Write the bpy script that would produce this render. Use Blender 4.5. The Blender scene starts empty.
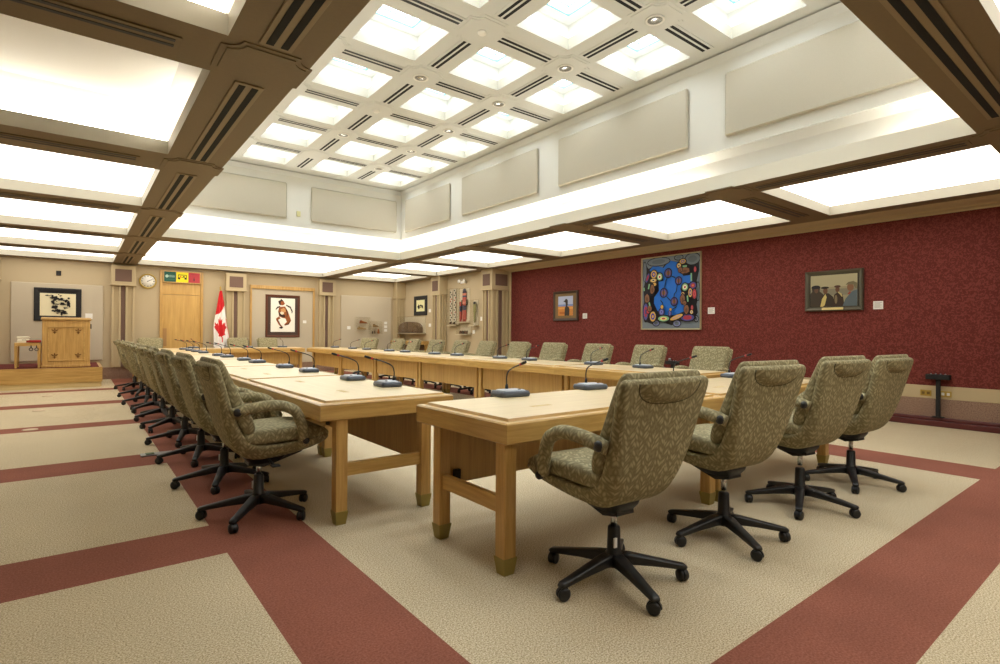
import bpy, bmesh, math, random
from mathutils import Vector, Matrix
random.seed(7)
PI = math.pi
scene = bpy.context.scene
C = bpy.context.collection

# ------------------------------------------------------------------ materials
def lin(c):
    return tuple((v/12.92 if v <= .04045 else ((v+.055)/1.055)**2.4) for v in [x/255 for x in c]) + (1,)

class NT:
    def __init__(s, name):
        s.m = bpy.data.materials.new(name); s.m.use_nodes = True
        s.n = s.m.node_tree.nodes; s.l = s.m.node_tree.links
        s.b = s.n['Principled BSDF']
    def node(s, t, **kw):
        n = s.n.new(t)
        for k, v in kw.items():
            if k.startswith('i_'):
                n.inputs[k[2:].replace('_', ' ')].default_value = v
            else: setattr(n, k, v)
        return n
    def link(s, a, b): s.l.new(a, b)
    def math(s, op, a, b=None):
        n = s.n.new('ShaderNodeMath'); n.operation = op
        for i, v in enumerate((a, b)):
            if v is None: continue
            if isinstance(v, (int, float)): n.inputs[i].default_value = v
            else: s.l.new(v, n.inputs[i])
        return n.outputs[0]
    def mix(s, f, a, b):
        n = s.n.new('ShaderNodeMix'); n.data_type = 'RGBA'
        for k, v in ((0, f), (6, a), (7, b)):
            if isinstance(v, (int, float, tuple)): n.inputs[k].default_value = v
            else: s.l.new(v, n.inputs[k])
        return n.outputs[2]
    def ramp(s, f, stops):
        n = s.n.new('ShaderNodeValToRGB'); e = n.color_ramp.elements
        while len(e) < len(stops): e.new(.5)
        for i, (p, c) in enumerate(stops): e[i].position = p; e[i].color = c
        s.l.new(f, n.inputs[0]); return n.outputs[0]
    def coord(s, which='Object', scale=(1, 1, 1), rot=(0, 0, 0)):
        t = s.n.new('ShaderNodeTexCoord'); m = s.n.new('ShaderNodeMapping')
        m.inputs['Scale'].default_value = scale; m.inputs['Rotation'].default_value = rot
        s.l.new(t.outputs[which], m.inputs['Vector']); return m.outputs[0]

def plain(name, c, rough=.6, metal=0, spec=.5, coat=0, noise=0, nscale=40):
    t = NT(name); b = t.b
    b.inputs['Base Color'].default_value = lin(c); b.inputs['Roughness'].default_value = rough
    b.inputs['Metallic'].default_value = metal; b.inputs['Specular IOR Level'].default_value = spec
    b.inputs['Coat Weight'].default_value = coat; b.inputs['Coat Roughness'].default_value = .15
    if noise:
        n = t.node('ShaderNodeTexNoise', i_Scale=nscale, i_Detail=4.0); t.link(t.coord(), n.inputs['Vector'])
        k = lin(c); d = tuple(v*(1-noise) for v in k[:3])+(1,); u = tuple(min(1, v*(1+noise)) for v in k[:3])+(1,)
        t.link(t.ramp(n.outputs[0], [(.3, d), (.7, u)]), b.inputs['Base Color'])
    return t.m

def emit(name, c, strength):
    t = NT(name); b = t.b
    b.inputs['Base Color'].default_value = (.8, .8, .8, 1)
    b.inputs['Emission Color'].default_value = lin(c); b.inputs['Emission Strength'].default_value = strength
    return t.m

def wood(name, c1, c2, grain, rough=.35, coat=.35, spec=.5, crough=.22):
    t = NT(name)
    n = t.node('ShaderNodeTexNoise', i_Scale=1.0, i_Detail=5.0, i_Roughness=.65, i_Distortion=.6)
    t.link(t.coord('Object', grain), n.inputs['Vector'])
    n2 = t.node('ShaderNodeTexNoise', i_Scale=1.3, i_Detail=2.0); t.link(t.coord(), n2.inputs['Vector'])
    f = t.math('ADD', t.math('MULTIPLY', n.outputs[0], .75), t.math('MULTIPLY', n2.outputs[0], .25))
    t.link(t.ramp(f, [(.35, lin(c1)), (.62, lin(c2))]), t.b.inputs['Base Color'])
    t.b.inputs['Roughness'].default_value = rough; t.b.inputs['Coat Weight'].default_value = coat
    t.b.inputs['Coat Roughness'].default_value = crough; t.b.inputs['Specular IOR Level'].default_value = spec
    return t.m

def carpet(name, cols, scale=160, rough=.95, bump=.4, patch=.12):
    t = NT(name)
    n = t.node('ShaderNodeTexNoise', i_Scale=scale, i_Detail=3.0, i_Roughness=.7); t.link(t.coord(), n.inputs['Vector'])
    n2 = t.node('ShaderNodeTexNoise', i_Scale=1.6, i_Detail=4.0); t.link(t.coord(), n2.inputs['Vector'])
    k = len(cols)
    col = t.ramp(n.outputs[0], [(.33+.34*i/(k-1), lin(c)) for i, c in enumerate(cols)])
    g = t.ramp(n2.outputs[0], [(.3, (1-patch,)*3+(1,)), (.7, (1, 1, 1, 1))])
    m = t.node('ShaderNodeMix'); m.data_type = 'RGBA'; m.blend_type = 'MULTIPLY'; m.inputs[0].default_value = 1
    t.link(col, m.inputs[6]); t.link(g, m.inputs[7]); t.link(m.outputs[2], t.b.inputs['Base Color'])
    t.b.inputs['Roughness'].default_value = rough; t.b.inputs['Specular IOR Level'].default_value = .15
    bp = t.node('ShaderNodeBump', i_Strength=bump, i_Distance=.004); t.link(n.outputs[0], bp.inputs['Height']); t.link(bp.outputs[0], t.b.inputs['Normal'])
    return t.m

def weave(name, base, dark, light):
    """upholstery: columns of little leaf strokes leaning left and right in turn, on UV in metres"""
    t = NT(name)
    uv = t.coord('UV')
    sx = t.node('ShaderNodeSeparateXYZ'); t.link(uv, sx.inputs[0])
    W = .04
    u = t.math('DIVIDE', sx.outputs[0], W)
    par = t.math('GREATER_THAN', t.math('FRACT', t.math('MULTIPLY', u, .5)), .5)
    masks = []
    for sgn in (1, -1):
        mp = t.n.new('ShaderNodeMapping'); mp.inputs['Rotation'].default_value = (0, 0, sgn*math.radians(52))
        t.link(uv, mp.inputs[0])
        mp2 = t.n.new('ShaderNodeMapping'); mp2.inputs['Scale'].default_value = (20, 54, 1)
        t.link(mp.outputs[0], mp2.inputs[0])
        v = t.node('ShaderNodeTexVoronoi', i_Scale=1.0, i_Randomness=.9); v.voronoi_dimensions = '2D'
        t.link(mp2.outputs[0], v.inputs['Vector'])
        masks.append(v.outputs['Distance'])
    mm = t.node('ShaderNodeMix'); t.link(par, mm.inputs[0]); t.link(masks[0], mm.inputs[2]); t.link(masks[1], mm.inputs[3])
    col = t.ramp(mm.outputs[0], [(.16, lin(light)), (.33, lin(base)), (.52, lin(dark)), (.75, lin(base))])
    t.link(col, t.b.inputs['Base Color']); t.b.inputs['Roughness'].default_value = .8
    t.b.inputs['Specular IOR Level'].default_value = .25
    bp = t.node('ShaderNodeBump', i_Strength=.25, i_Distance=.003); bp.invert = True
    t.link(mm.outputs[0], bp.inputs['Height']); t.link(bp.outputs[0], t.b.inputs['Normal'])
    return t.m

def damask(name, dark, light):
    t = NT(name)
    n = t.node('ShaderNodeTexNoise', i_Scale=33.0, i_Detail=.5, i_Distortion=1.5); t.link(t.coord(), n.inputs['Vector'])
    t.link(t.ramp(n.outputs[0], [(.48, lin(dark)), (.56, lin(light))]), t.b.inputs['Base Color'])
    t.b.inputs['Roughness'].default_value = .8; t.b.inputs['Specular IOR Level'].default_value = .2
    return t.m

def clear(name, tint=(1, 1, 1), amt=.12):
    t = NT(name)
    tr = t.node('ShaderNodeBsdfTransparent'); tr.inputs[0].default_value = tint+(1,)
    gl = t.node('ShaderNodeBsdfGlossy'); gl.inputs['Roughness'].default_value = .03
    mx = t.node('ShaderNodeMixShader'); mx.inputs[0].default_value = amt
    t.link(tr.outputs[0], mx.inputs[1]); t.link(gl.outputs[0], mx.inputs[2])
    t.link(mx.outputs[0], t.n['Material Output'].inputs[0])
    return t.m

M = {}
M['oak'] = wood('oak along length', (172, 134, 68), (204, 166, 98), (2.2, 34, 34), .33, .4)
M['oak_y'] = wood('oak across', (172, 134, 68), (204, 166, 98), (34, 2.2, 34), .33, .4)
M['oak_top'] = wood('glare-lightened oak top', (214, 190, 140), (231, 210, 164), (1.6, 26, 26), .34, .8, .5, .32)  # skylight glare on the table tops put into a lighter wood colour
M['oak_v'] = wood('oak upright', (170, 130, 66), (202, 162, 94), (34, 34, 2.2), .38, .3)
M['oak_panel'] = wood('oak panel veneer', (172, 134, 72), (198, 160, 94), (45, 45, 1.6), .42, .2)
M['oak_door'] = wood('oak door veneer', (182, 142, 76), (204, 164, 94), (14, 14, 1.2), .4, .2)
M['brass'] = plain('brass ferrule', (152, 136, 74), .45, .5)
M['fabric'] = weave('olive leaf weave', (143, 134, 101), (124, 115, 85), (171, 162, 127))
M['seam'] = plain('dark fabric seam', (72, 66, 46), .9)
M['black'] = plain('black plastic', (24, 24, 25), .42)
M['black2'] = plain('matt black', (18, 18, 19), .7)
M['chrome'] = plain('chrome steel', (190, 190, 190), .2, 1)
M['steel'] = plain('brushed steel', (150, 150, 150), .4, .9)
M['mic'] = plain('slate grey plastic', (66, 72, 82), .38)
M['mic_top'] = plain('pale grey plastic', (176, 182, 190), .3)
M['red'] = plain('red plastic', (170, 30, 26), .4)
M['white'] = plain('white paint', (238, 236, 230), .5)
M['paper'] = plain('white card', (232, 230, 224), .7)
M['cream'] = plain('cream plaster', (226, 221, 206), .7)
M['lip'] = plain('shade-darkened cream lip', (176, 171, 156), .7)  # same cream plaster, darkened so the lip edges read as shaded
M['vaultwall'] = plain('warm white plaster', (218, 216, 208), .8)
M['acoustic'] = plain('beige acoustic cloth', (184, 177, 160), .9, noise=.04, nscale=300)
M['soffit'] = plain('brown soffit paint', (122, 104, 78), .6, noise=.03)
M['soffit_frame'] = plain('tan vent frame', (140, 122, 94), .55)
M['vaultceil'] = plain('grey white ceiling paint', (214, 215, 211), .75)
M['slot'] = plain('black slot', (8, 8, 9), .8)
M['slotgrey'] = plain('dark slot louvre', (40, 44, 52), .5)
M['dome'] = emit('glowing coffer dome', (255, 250, 240), 2.15)  # dome surface emits by itself, standing in for light from hidden tubes
M['tube'] = emit('fluorescent tube', (255, 249, 238), 30)
M['tube2'] = emit('fluorescent tube', (255, 248, 236), 14)
M['sky'] = emit('daylight glazing', (244, 249, 255), 11)
M['alu'] = plain('pale aluminium frame', (120, 190, 205), .4, .3)
M['tanwall'] = plain('tan wall cloth', (184, 167, 136), .85, noise=.03, nscale=200)
M['tanpanel'] = plain('pale tack panel', (188, 176, 154), .9, noise=.02, nscale=250)
M['tantrim'] = plain('tan painted trim', (186, 168, 132), .6)
M['grille'] = plain('mauve grille cloth', (112, 88, 76), .85, noise=.1, nscale=400)
M['redwall'] = damask('red damask wall cloth', (97, 41, 36), (119, 57, 50))
M['tan_carpet'] = carpet('tan flecked carpet', [(128, 112, 86), (196, 180, 148), (226, 214, 188)], scale=150, patch=.08)
M['red_carpet'] = carpet('brick red carpet', [(122, 72, 57), (142, 88, 71), (154, 101, 85)], scale=110, patch=.2)
M['base_carpet'] = carpet('brown base carpet', [(104, 78, 66), (150, 122, 104), (166, 140, 120)], 90)
M['burgundy'] = plain('burgundy rubber plinth', (86, 34, 34), .35)
M['platform_carpet'] = carpet('burgundy carpet', [(90, 40, 38), (120, 60, 54)], 120)
M['plinth'] = wood('pale plinth', (210, 186, 130), (228, 206, 152), (2, 30, 30), .5, .1)
M['gold'] = plain('gilt metal', (184, 158, 80), .35, .8)
M['flag_red'] = plain('red flag cloth', (206, 28, 36), .7)
M['flag_white'] = plain('white flag cloth', (240, 236, 232), .7)
M['acrylic'] = clear('acrylic case', (.985, .985, .975), .05)
M['sticker'] = plain('white sticker', (230, 230, 228), .5)
PC = {}
def paint(rgb):
    if rgb not in PC: PC[rgb] = plain('paint %d %d %d' % rgb, rgb, .6, spec=.3)
    return PC[rgb]

# ------------------------------------------------------------------ mesh helpers
def box(bm, x0, y0, z0, x1, y1, z1, bev=0, mi=0, seg=2):
    before = set(bm.faces)
    r = bmesh.ops.create_cube(bm, size=1)
    vs = r['verts']
    for v in vs:
        v.co = Vector((x0+(v.co.x+.5)*(x1-x0), y0+(v.co.y+.5)*(y1-y0), z0+(v.co.z+.5)*(z1-z0)))
    fs = {f for v in vs for f in v.link_faces}
    if bev:
        es = list({e for v in vs for e in v.link_edges})
        r2 = bmesh.ops.bevel(bm, geom=es, offset=bev, segments=seg, affect='EDGES', profile=.5)
        fs = [f for f in bm.faces if f not in before]
    for f in fs: f.material_index = mi
    return bm

def prism(bm, pts, z0, z1, mi=0, axis='z'):
    """polygon pts (2D) extruded along axis"""
    def P(a, b, h):
        return {'z': (a, b, h), 'y': (a, h, b), 'x': (h, a, b)}[axis]
    lo = [bm.verts.new(P(a, b, z0)) for a, b in pts]; hi = [bm.verts.new(P(a, b, z1)) for a, b in pts]
    n = len(pts); fs = [bm.faces.new(lo[::-1]), bm.faces.new(hi)]
    for i in range(n): fs.append(bm.faces.new((lo[i], lo[(i+1) % n], hi[(i+1) % n], hi[i])))
    for f in fs: f.material_index = mi
    return bm

def loft(bm, rings, mi=0, cap=True, closed=False):
    vs = [[bm.verts.new(p) for p in r] for r in rings]; fs = []
    n = len(vs[0]); m = len(vs)
    for j in range(m if closed else m-1):
        a, b = vs[j], vs[(j+1) % m]
        for i in range(n): fs.append(bm.faces.new((a[i], a[(i+1) % n], b[(i+1) % n], b[i])))
    if cap and not closed: fs += [bm.faces.new(vs[0][::-1]), bm.faces.new(vs[-1])]
    for f in fs: f.material_index = mi; f.smooth = True
    return bm

def smoothpath(pts, k=4):
    """Catmull-Rom through tuples of any length"""
    out = []
    n = len(pts)
    for i in range(n-1):
        p0, p1, p2, p3 = pts[max(i-1, 0)], pts[i], pts[i+1], pts[min(i+2, n-1)]
        for s in range(k):
            t = s/k
            out.append(tuple(.5*(2*b+(c-a)*t+(2*a-5*b+4*c-d)*t*t+(3*b-a-3*c+d)*t**3) for a, b, c, d in zip(p0, p1, p2, p3)))
    out.append(tuple(pts[-1])); return out

def tube(bm, pts, r, n=12, mi=0, cap=True, rad=None):
    pts = [Vector(p) for p in pts]; rings = []
    prev = None
    for i, p in enumerate(pts):
        t = (pts[min(i+1, len(pts)-1)]-pts[max(i-1, 0)]).normalized()
        a = prev if prev is not None else (Vector((1, 0, 0)) if abs(t.x) < .8 else Vector((0, 1, 0)))
        a = (a-t*a.dot(t)).normalized(); b = t.cross(a); prev = a
        rr = rad[i] if rad else r
        rings.append([p+(a*math.cos(2*PI*k/n)+b*math.sin(2*PI*k/n))*rr for k in range(n)])
    return loft(bm, rings, mi, cap)

def lathe(bm, prof, n=20, mi=0, c=(0, 0, 0), axis='z'):
    """prof: list of (radius, height)"""
    def P(r, h, a):
        x, y = r*math.cos(a), r*math.sin(a)
        q = {'z': (x, y, h), 'x': (h, x, y), 'y': (x, h, y)}[axis]
        return (q[0]+c[0], q[1]+c[1], q[2]+c[2])
    return loft(bm, [[P(max(r, 1e-4), h, 2*PI*k/n) for k in range(n)] for r, h in prof], mi)

def rrect(w, t, r, k=4):
    """rounded rectangle ring in (a,b)"""
    r = min(r, w/2*.98, t/2*.98); out = []
    for cx, cy, a0 in ((w/2-r, t/2-r, 0), (-w/2+r, t/2-r, 90), (-w/2+r, -t/2+r, 180), (w/2-r, -t/2+r, 270)):
        for i in range(k+1):
            a = math.radians(a0+90*i/k); out.append((cx+r*math.cos(a), cy+r*math.sin(a)))
    return out

def padloft(bm, path, corner=.03, k=3, mi=0):
    """path of (y, z, thickness, width): an upholstered slab following a side profile"""
    P = smoothpath([p if len(p) == 5 else tuple(p)+(0,) for p in path], k); rings = []
    for i, (y, z, t, w, tp) in enumerate(P):
        a = P[max(i-1, 0)]; b = P[min(i+1, len(P)-1)]
        ty, tz = b[0]-a[0], b[1]-a[1]; L = math.hypot(ty, tz) or 1; ty /= L; tz /= L
        ny, nz = -tz, ty
        rings.append([(u*(1-tp*(.5-v/max(t, .004))), y+ny*v, z+nz*v) for u, v in rrect(w, max(t, .004), corner*min(1, t/.06))])
    return loft(bm, rings, mi)

def finish(bm, name, mats, smooth_angle=None):
    bmesh.ops.recalc_face_normals(bm, faces=bm.faces[:])
    uv = bm.loops.layers.uv.new('UVMap')
    for f in bm.faces:
        n = f.normal; ax = max(range(3), key=lambda i: abs(n[i]))
        for l in f.loops:
            c = l.vert.co
            l[uv].uv = ((c.y, c.z), (c.x, c.z), (c.x, c.y))[ax]
    me = bpy.data.meshes.new(name); bm.to_mesh(me); bm.free()
    for m in (mats if isinstance(mats, (list, tuple)) else [mats]): me.materials.append(m)
    return me

def obj(name, bm, mats, parent=None, loc=(0, 0, 0), rot=(0, 0, 0)):
    me = finish(bm, name, mats)
    o = bpy.data.objects.new(name, me); C.objects.link(o)
    o.location = loc; o.rotation_euler = rot
    if parent: o.parent = parent
    return o

def tag(o, label, cat, group=None):
    o['label'] = label; o['category'] = cat; o['kind'] = 'thing'
    if group: o['group'] = group
    return o

def thing(name, label, cat, loc=(0, 0, 0), rz=0, group=None):
    o = bpy.data.objects.new(name, None); o.empty_display_size = .1; C.objects.link(o)
    o.location = loc; o.rotation_euler = (0, 0, rz)
    return tag(o, label, cat, group)

def struct(name, bm, mats, parent=None):
    o = obj(name, bm, mats, parent)
    if not parent: o['kind'] = 'structure'
    return o

def dup(root, loc, rz, label, group=None, legspin=None):
    r = root.copy(); C.objects.link(r); r.location = loc; r.rotation_euler = (0, 0, rz); r['label'] = label
    if group: r['group'] = group
    for ch in list(root.children):
        c = ch.copy(); C.objects.link(c); c.parent = r
        if legspin is not None and ch.name.split('.')[0] == 'base_leg':
            c.rotation_euler = (0, 0, ch.rotation_euler.z+legspin)
        for g in list(ch.children):
            d = g.copy(); C.objects.link(d); d.parent = c
    return r

B = bmesh.new
ORD = ['first', 'second', 'third', 'fourth', 'fifth', 'sixth', 'seventh', 'eighth', 'ninth', 'tenth', 'eleventh', 'twelfth', 'thirteenth']

# ------------------------------------------------------------------ room dimensions
XR = 8.93      # red wall
XT = 8.57      # tan wall beyond the red wall
YB = 16.3      # far wall
XL = -1.9
YF = -3.2
H1 = 2.85      # brown soffit
H2 = 4.45      # skylight ceiling
VX0, VX1, VY0, VY1 = 1.145, 5.80, 1.07, 11.15   # opening of the skylight well

# floor with inlaid stripes
bands_x = [(0.634, 1.112), (5.868, 6.442)]
bands_y = [(.60, 1.052), (3.159, 3.669), (5.641, 6.18), (8.287, 8.70), (10.80, 11.28), (13.35, 13.75)]
xs = sorted({XL, XR+.1, *[v for b in bands_x for v in b]})
ys = sorted({YF, YB+.1, *[v for b in bands_y for v in b], 15.2})
bm = B()
for i in range(len(xs)-1):
    for j in range(len(ys)-1):
        cx, cy = (xs[i]+xs[i+1])/2, (ys[j]+ys[j+1])/2
        red = any(a < cx < b for a, b in bands_x) or (any(a < cy < b for a, b in bands_y) and (cx < .634 or cx > 6.442 or cy < 1.06))
        if 6.442 < cx and 1.06 < cy: red = False
        f = bm.faces.new([bm.verts.new(p) for p in ((xs[i], ys[j], 0), (xs[i+1], ys[j], 0), (xs[i+1], ys[j+1], 0), (xs[i], ys[j+1], 0))])
        f.material_index = 1 if red else 0
bmesh.ops.remove_doubles(bm, verts=bm.verts[:], dist=1e-5)
struct('floor', bm, [M['tan_carpet'], M['red_carpet']])

# lower ceiling: brown soffit with coffers, most of whose domes glow by themselves
holes = [(-1.55, a, .655, b) for a, b in ((.95, 3.34), (3.86, 5.93), (6.56, 8.61), (9.2, 11.36), (11.89, 13.93), (14.5, 16.1))]
holes += [(6.24, a, 8.2, b) for a, b in ((1.06, 3.06), (3.58, 5.67), (6.25, 8.35), (8.93, 10.95), (11.45, 13.48), (13.95, 16.05))]
holes += [(1.145, 11.72, 5.79, 16.08), (1.6, -2.2, 5.4, .64)]
vault = (VX0, VY0, VX1, VY1)
allh = holes+[vault]
xs = sorted({XL-.1, XR+.1, *[h[0] for h in allh], *[h[2] for h in allh]})
ys = sorted({YF-.1, YB+.1, *[h[1] for h in allh], *[h[3] for h in allh]})
bm = B()
for i in range(len(xs)-1):
    for j in range(len(ys)-1):
        cx, cy = (xs[i]+xs[i+1])/2, (ys[j]+ys[j+1])/2
        if any(h[0] < cx < h[2] and h[1] < cy < h[3] for h in allh): continue
        bm.faces.new([bm.verts.new(p) for p in ((xs[i], ys[j], H1), (xs[i], ys[j+1], H1), (xs[i+1], ys[j+1], H1), (xs[i+1], ys[j], H1))])
def ringwalls(bm, h, z0, z1, g0=0, g1=0, mi=0):
    a = [(h[0]-g0, h[1]-g0), (h[2]+g0, h[1]-g0), (h[2]+g0, h[3]+g0), (h[0]-g0, h[3]+g0)]
    b = [(h[0]-g1, h[1]-g1), (h[2]+g1, h[1]-g1), (h[2]+g1, h[3]+g1), (h[0]-g1, h[3]+g1)]
    for k in range(4):
        k2 = (k+1) % 4
        f = bm.faces.new([bm.verts.new(p) for p in (a[k]+(z0,), a[k2]+(z0,), b[k2]+(z1,), b[k]+(z1,))]); f.material_index = mi
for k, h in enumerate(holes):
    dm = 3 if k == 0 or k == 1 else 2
    ringwalls(bm, h, H1, H1+.125, mi=4)                     # cream lip, its shade put into a darker colour
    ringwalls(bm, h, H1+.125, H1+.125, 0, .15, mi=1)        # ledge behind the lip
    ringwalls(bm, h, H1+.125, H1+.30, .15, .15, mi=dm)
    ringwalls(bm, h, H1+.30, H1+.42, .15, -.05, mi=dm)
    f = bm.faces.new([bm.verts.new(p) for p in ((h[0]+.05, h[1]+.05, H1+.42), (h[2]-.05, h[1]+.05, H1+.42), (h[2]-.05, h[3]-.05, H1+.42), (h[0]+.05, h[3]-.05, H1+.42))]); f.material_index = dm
bmesh.ops.remove_doubles(bm, verts=bm.verts[:], dist=1e-5)
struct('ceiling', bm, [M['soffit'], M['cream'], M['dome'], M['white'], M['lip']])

# skylight well: lip, light slot, walls, ceiling with square openings
bm = B()
v = vault
ringwalls(bm, v, H1, 3.02, mi=0)
ringwalls(bm, v, 3.02, 3.02, 0, .03, mi=0)
ringwalls(bm, v, 3.02, 2.9, .03, .03, mi=0)
ringwalls(bm, v, 2.9, 2.9, .03, .27, mi=1)
ringwalls(bm, v, 2.9, 3.28, .27, .27, mi=1)
ringwalls(bm, v, 3.28, 3.36, .27, .20, mi=1)
ringwalls(bm, v, 3.36, 3.33, .20, .08, mi=1)
struct('trim_1', bm, [M['cream'], M['white']])
WX0, WX1, WY0, WY1 = VX0-.08, VX1+.08, VY0-.08, VY1+.10
def quadwall(name, pts, mat):
    bm = B(); bm.faces.new([bm.verts.new(p) for p in pts]); return struct(name, bm, mat)
for nm, a, b in (('wall_well_front', (WX0, WY0), (WX1, WY0)), ('wall_well_right', (WX1, WY0), (WX1, WY1)), ('wall_well_back', (WX1, WY1), (WX0, WY1)), ('wall_well_left', (WX0, WY1), (WX0, WY0))):
    quadwall(nm, [a+(3.33,), b+(3.33,), b+(H2,), a+(H2,)], M['vaultwall'])
# crown strip under the skylight ceiling
bm = B()
ringwalls(bm, (WX0, WY0, WX1, WY1), H2-.10, H2-.02, 0, -.05)
ringwalls(bm, (WX0, WY0, WX1, WY1), H2-.02, H2-.02, -.05, -.0)
struct('trim_2', bm, M['vaultceil'])

NX = [2.155, 3.415, 4.675]
NY = [2.10, 3.40, 4.705, 6.03, 7.335, 8.58, 9.90]
OX = [1.50, 2.765, 4.03, 5.27]
OY = [1.42, 2.72, 4.01, 5.34, 6.655, 7.93, 9.20, 10.47]
HO = .39
xs = sorted({WX0, WX1, *[c+s*HO for c in OX for s in (-1, 1)]}); ys = sorted({WY0, WY1, *[c+s*HO for c in OY for s in (-1, 1)]})
bm = B()
for i in range(len(xs)-1):
    for j in range(len(ys)-1):
        cx, cy = (xs[i]+xs[i+1])/2, (ys[j]+ys[j+1])/2
        if any(abs(cx-a) < HO for a in OX) and any(abs(cy-b) < HO for b in OY): continue
        bm.faces.new([bm.verts.new(p) for p in ((xs[i], ys[j], H2), (xs[i], ys[j+1], H2), (xs[i+1], ys[j+1], H2), (xs[i+1], ys[j], H2))])
struct('ceiling_skylight', bm, M['vaultceil'])
# one skylight shaft per opening
bmw = B(); hh = (-HO, -HO, HO, HO)
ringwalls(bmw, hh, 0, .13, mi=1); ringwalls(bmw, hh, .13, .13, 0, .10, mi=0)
ringwalls(bmw, hh, .13, .36, .10, .10, mi=0); ringwalls(bmw, hh, .36, .36, .10, -.05, mi=0)
ringwalls(bmw, hh, .36, .40, -.05, -.05, mi=0)
mew = finish(bmw, 'skylight shaft', [M['white'], M['lip']])
bmf = B()
for q, w_, z_ in ((.345, .016, .352), (.255, .012, .372)):
    for a, b in ((-q, -q+w_), (q-w_, q)):
        box(bmf, a, -q, z_, b, q, z_+.02); box(bmf, -q+w_, a, z_, q-w_, b, z_+.02)
mef = finish(bmf, 'skylight frame', [M['alu']])
bmp = B(); bmp.faces.new([bmp.verts.new(p) for p in ((-.34, -.34, .395), (-.34, .34, .395), (.34, .34, .395), (.34, -.34, .395))])
mep = finish(bmp, 'skylight pane', [M['sky']])
n = 0
for cx in OX:
    for cy in OY:
        n += 1
        o = bpy.data.objects.new('window_%d' % n, mew); C.objects.link(o); o.location = (cx, cy, H2); o['kind'] = 'structure'
        for nm, me in (('window_frame', mef), ('pane', mep)):
            c = bpy.data.objects.new(nm, me); C.objects.link(c); c.parent = o

# fluorescent tubes hidden behind the lip of the well (one run on the red-wall side is dead)
def tube_light(name, a, b, label):
    bm = B(); tube(bm, [a, b], .016, 8); return obj(name, bm, M['tube'], bpy.data.objects['trim_1'])
zt_ = 2.95; g = .175
def run(x0, y0, x1, y1, nseg, side, skip=()):
    for k in range(nseg):
        if k in skip: continue
        t0, t1 = (k+.02)/nseg, (k+.98)/nseg
        tube_light('fluorescent_tube', (x0+(x1-x0)*t0, y0+(y1-y0)*t0, zt_), (x0+(x1-x0)*t1, y0+(y1-y0)*t1, zt_),
                   'white fluorescent tube in the light slot on the %s side of the skylight well' % side)
run(VX1+g, 1.0, VX1+g, 1.72, 1, 'red wall')
run(VX1+g, 3.62, VX1+g, 11.2, 6, 'red wall')
run(VX0-g, 1.0, VX0-g, 11.2, 8, 'lectern')
run(VX0, VY1+g, VX1, VY1+g, 4, 'flag')
run(VX0, VY0-g, VX1, VY0-g, 4, 'near')
# the near lectern-side coffers are lit by lamps along their far edge only
def tubes_in(x0, y0, x1, y1):
    bm = B(); tube(bm, [(x0, y0, 3.0), (x1, y1, 3.0)], .02, 8)
    obj('fluorescent_tube', bm, M['tube2'], bpy.data.objects['ceiling'])
for h in holes[:2]:
    tubes_in(h[0], h[3]+.08, h[2], h[3]+.08)
    tubes_in(h[2]+.08, h[1]+(1.1 if h is holes[1] else .1), h[2]+.08, h[3])
tubes_in(holes[0][0], holes[0][1]-.08, holes[0][2], holes[0][1]-.08)

# walls
def wallbox(name, x0, y0, z0, x1, y1, z1, mat):
    bm = B(); box(bm, x0, y0, z0, x1, y1, z1); return struct(name, bm, mat)
wallbox('wall_back', XL-.1, YB, 0, XT+.5, YB+.12, H1, M['tanwall'])
wallbox('wall_left', XL-.12, YF, 0, XL, YB, H1, M['tanwall'])
wallbox('wall_front', XL, YF-.12, 0, XR+.1, YF, H1, M['tanwall'])
wallbox('wall_right', XR, YF, .36, XR+.12, 10.97, H1, M['redwall'])
wallbox('wall_right_far', XT, 11.2, 0, XR+.12, YB, H1, M['tanwall'])
bm = B(); box(bm, XR-.012, YF, .355, XR+.1, 10.97, .525, .004); struct('trim_3', bm, M['tantrim'])           # rail under the red cloth
bm = B(); box(bm, XR-.008, YF, .08, XR+.1, 10.97, .355); struct('baseboard_right', bm, M['base_carpet'])
bm = B(); box(bm, XR-.115, YF, 0, XR, 11.0, .075, .01); box(bm, XR-.07, YF, .07, XR, 11.0, .115, .012); struct('baseboard_plinth', bm, M['burgundy'])
bm = B()                                                                                                    # cornice over the red wall
prism(bm, [(8.42, H1+.01), (XR, H1+.01), (XR, 2.785), (XR-.03, 2.785), (XR-.05, 2.80), (XR-.14, 2.81), (XR-.17, 2.825), (8.55, 2.832), (8.50, 2.842)], YF, 10.95, axis='y')
struct('trim_4', bm, M['tantrim'])
bm = B(); box(bm, XR-.02, 10.93, .36, XR+.1, 11.0, 2.80, .004); struct('trim_5', bm, M['tantrim'])
bm = B(); box(bm, .42, YB-.02, 0, XT, YB, .29); box(bm, XT-.02, 11.45, 0, XT, YB, .29); struct('baseboard_back', bm, M['base_carpet'])

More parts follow.
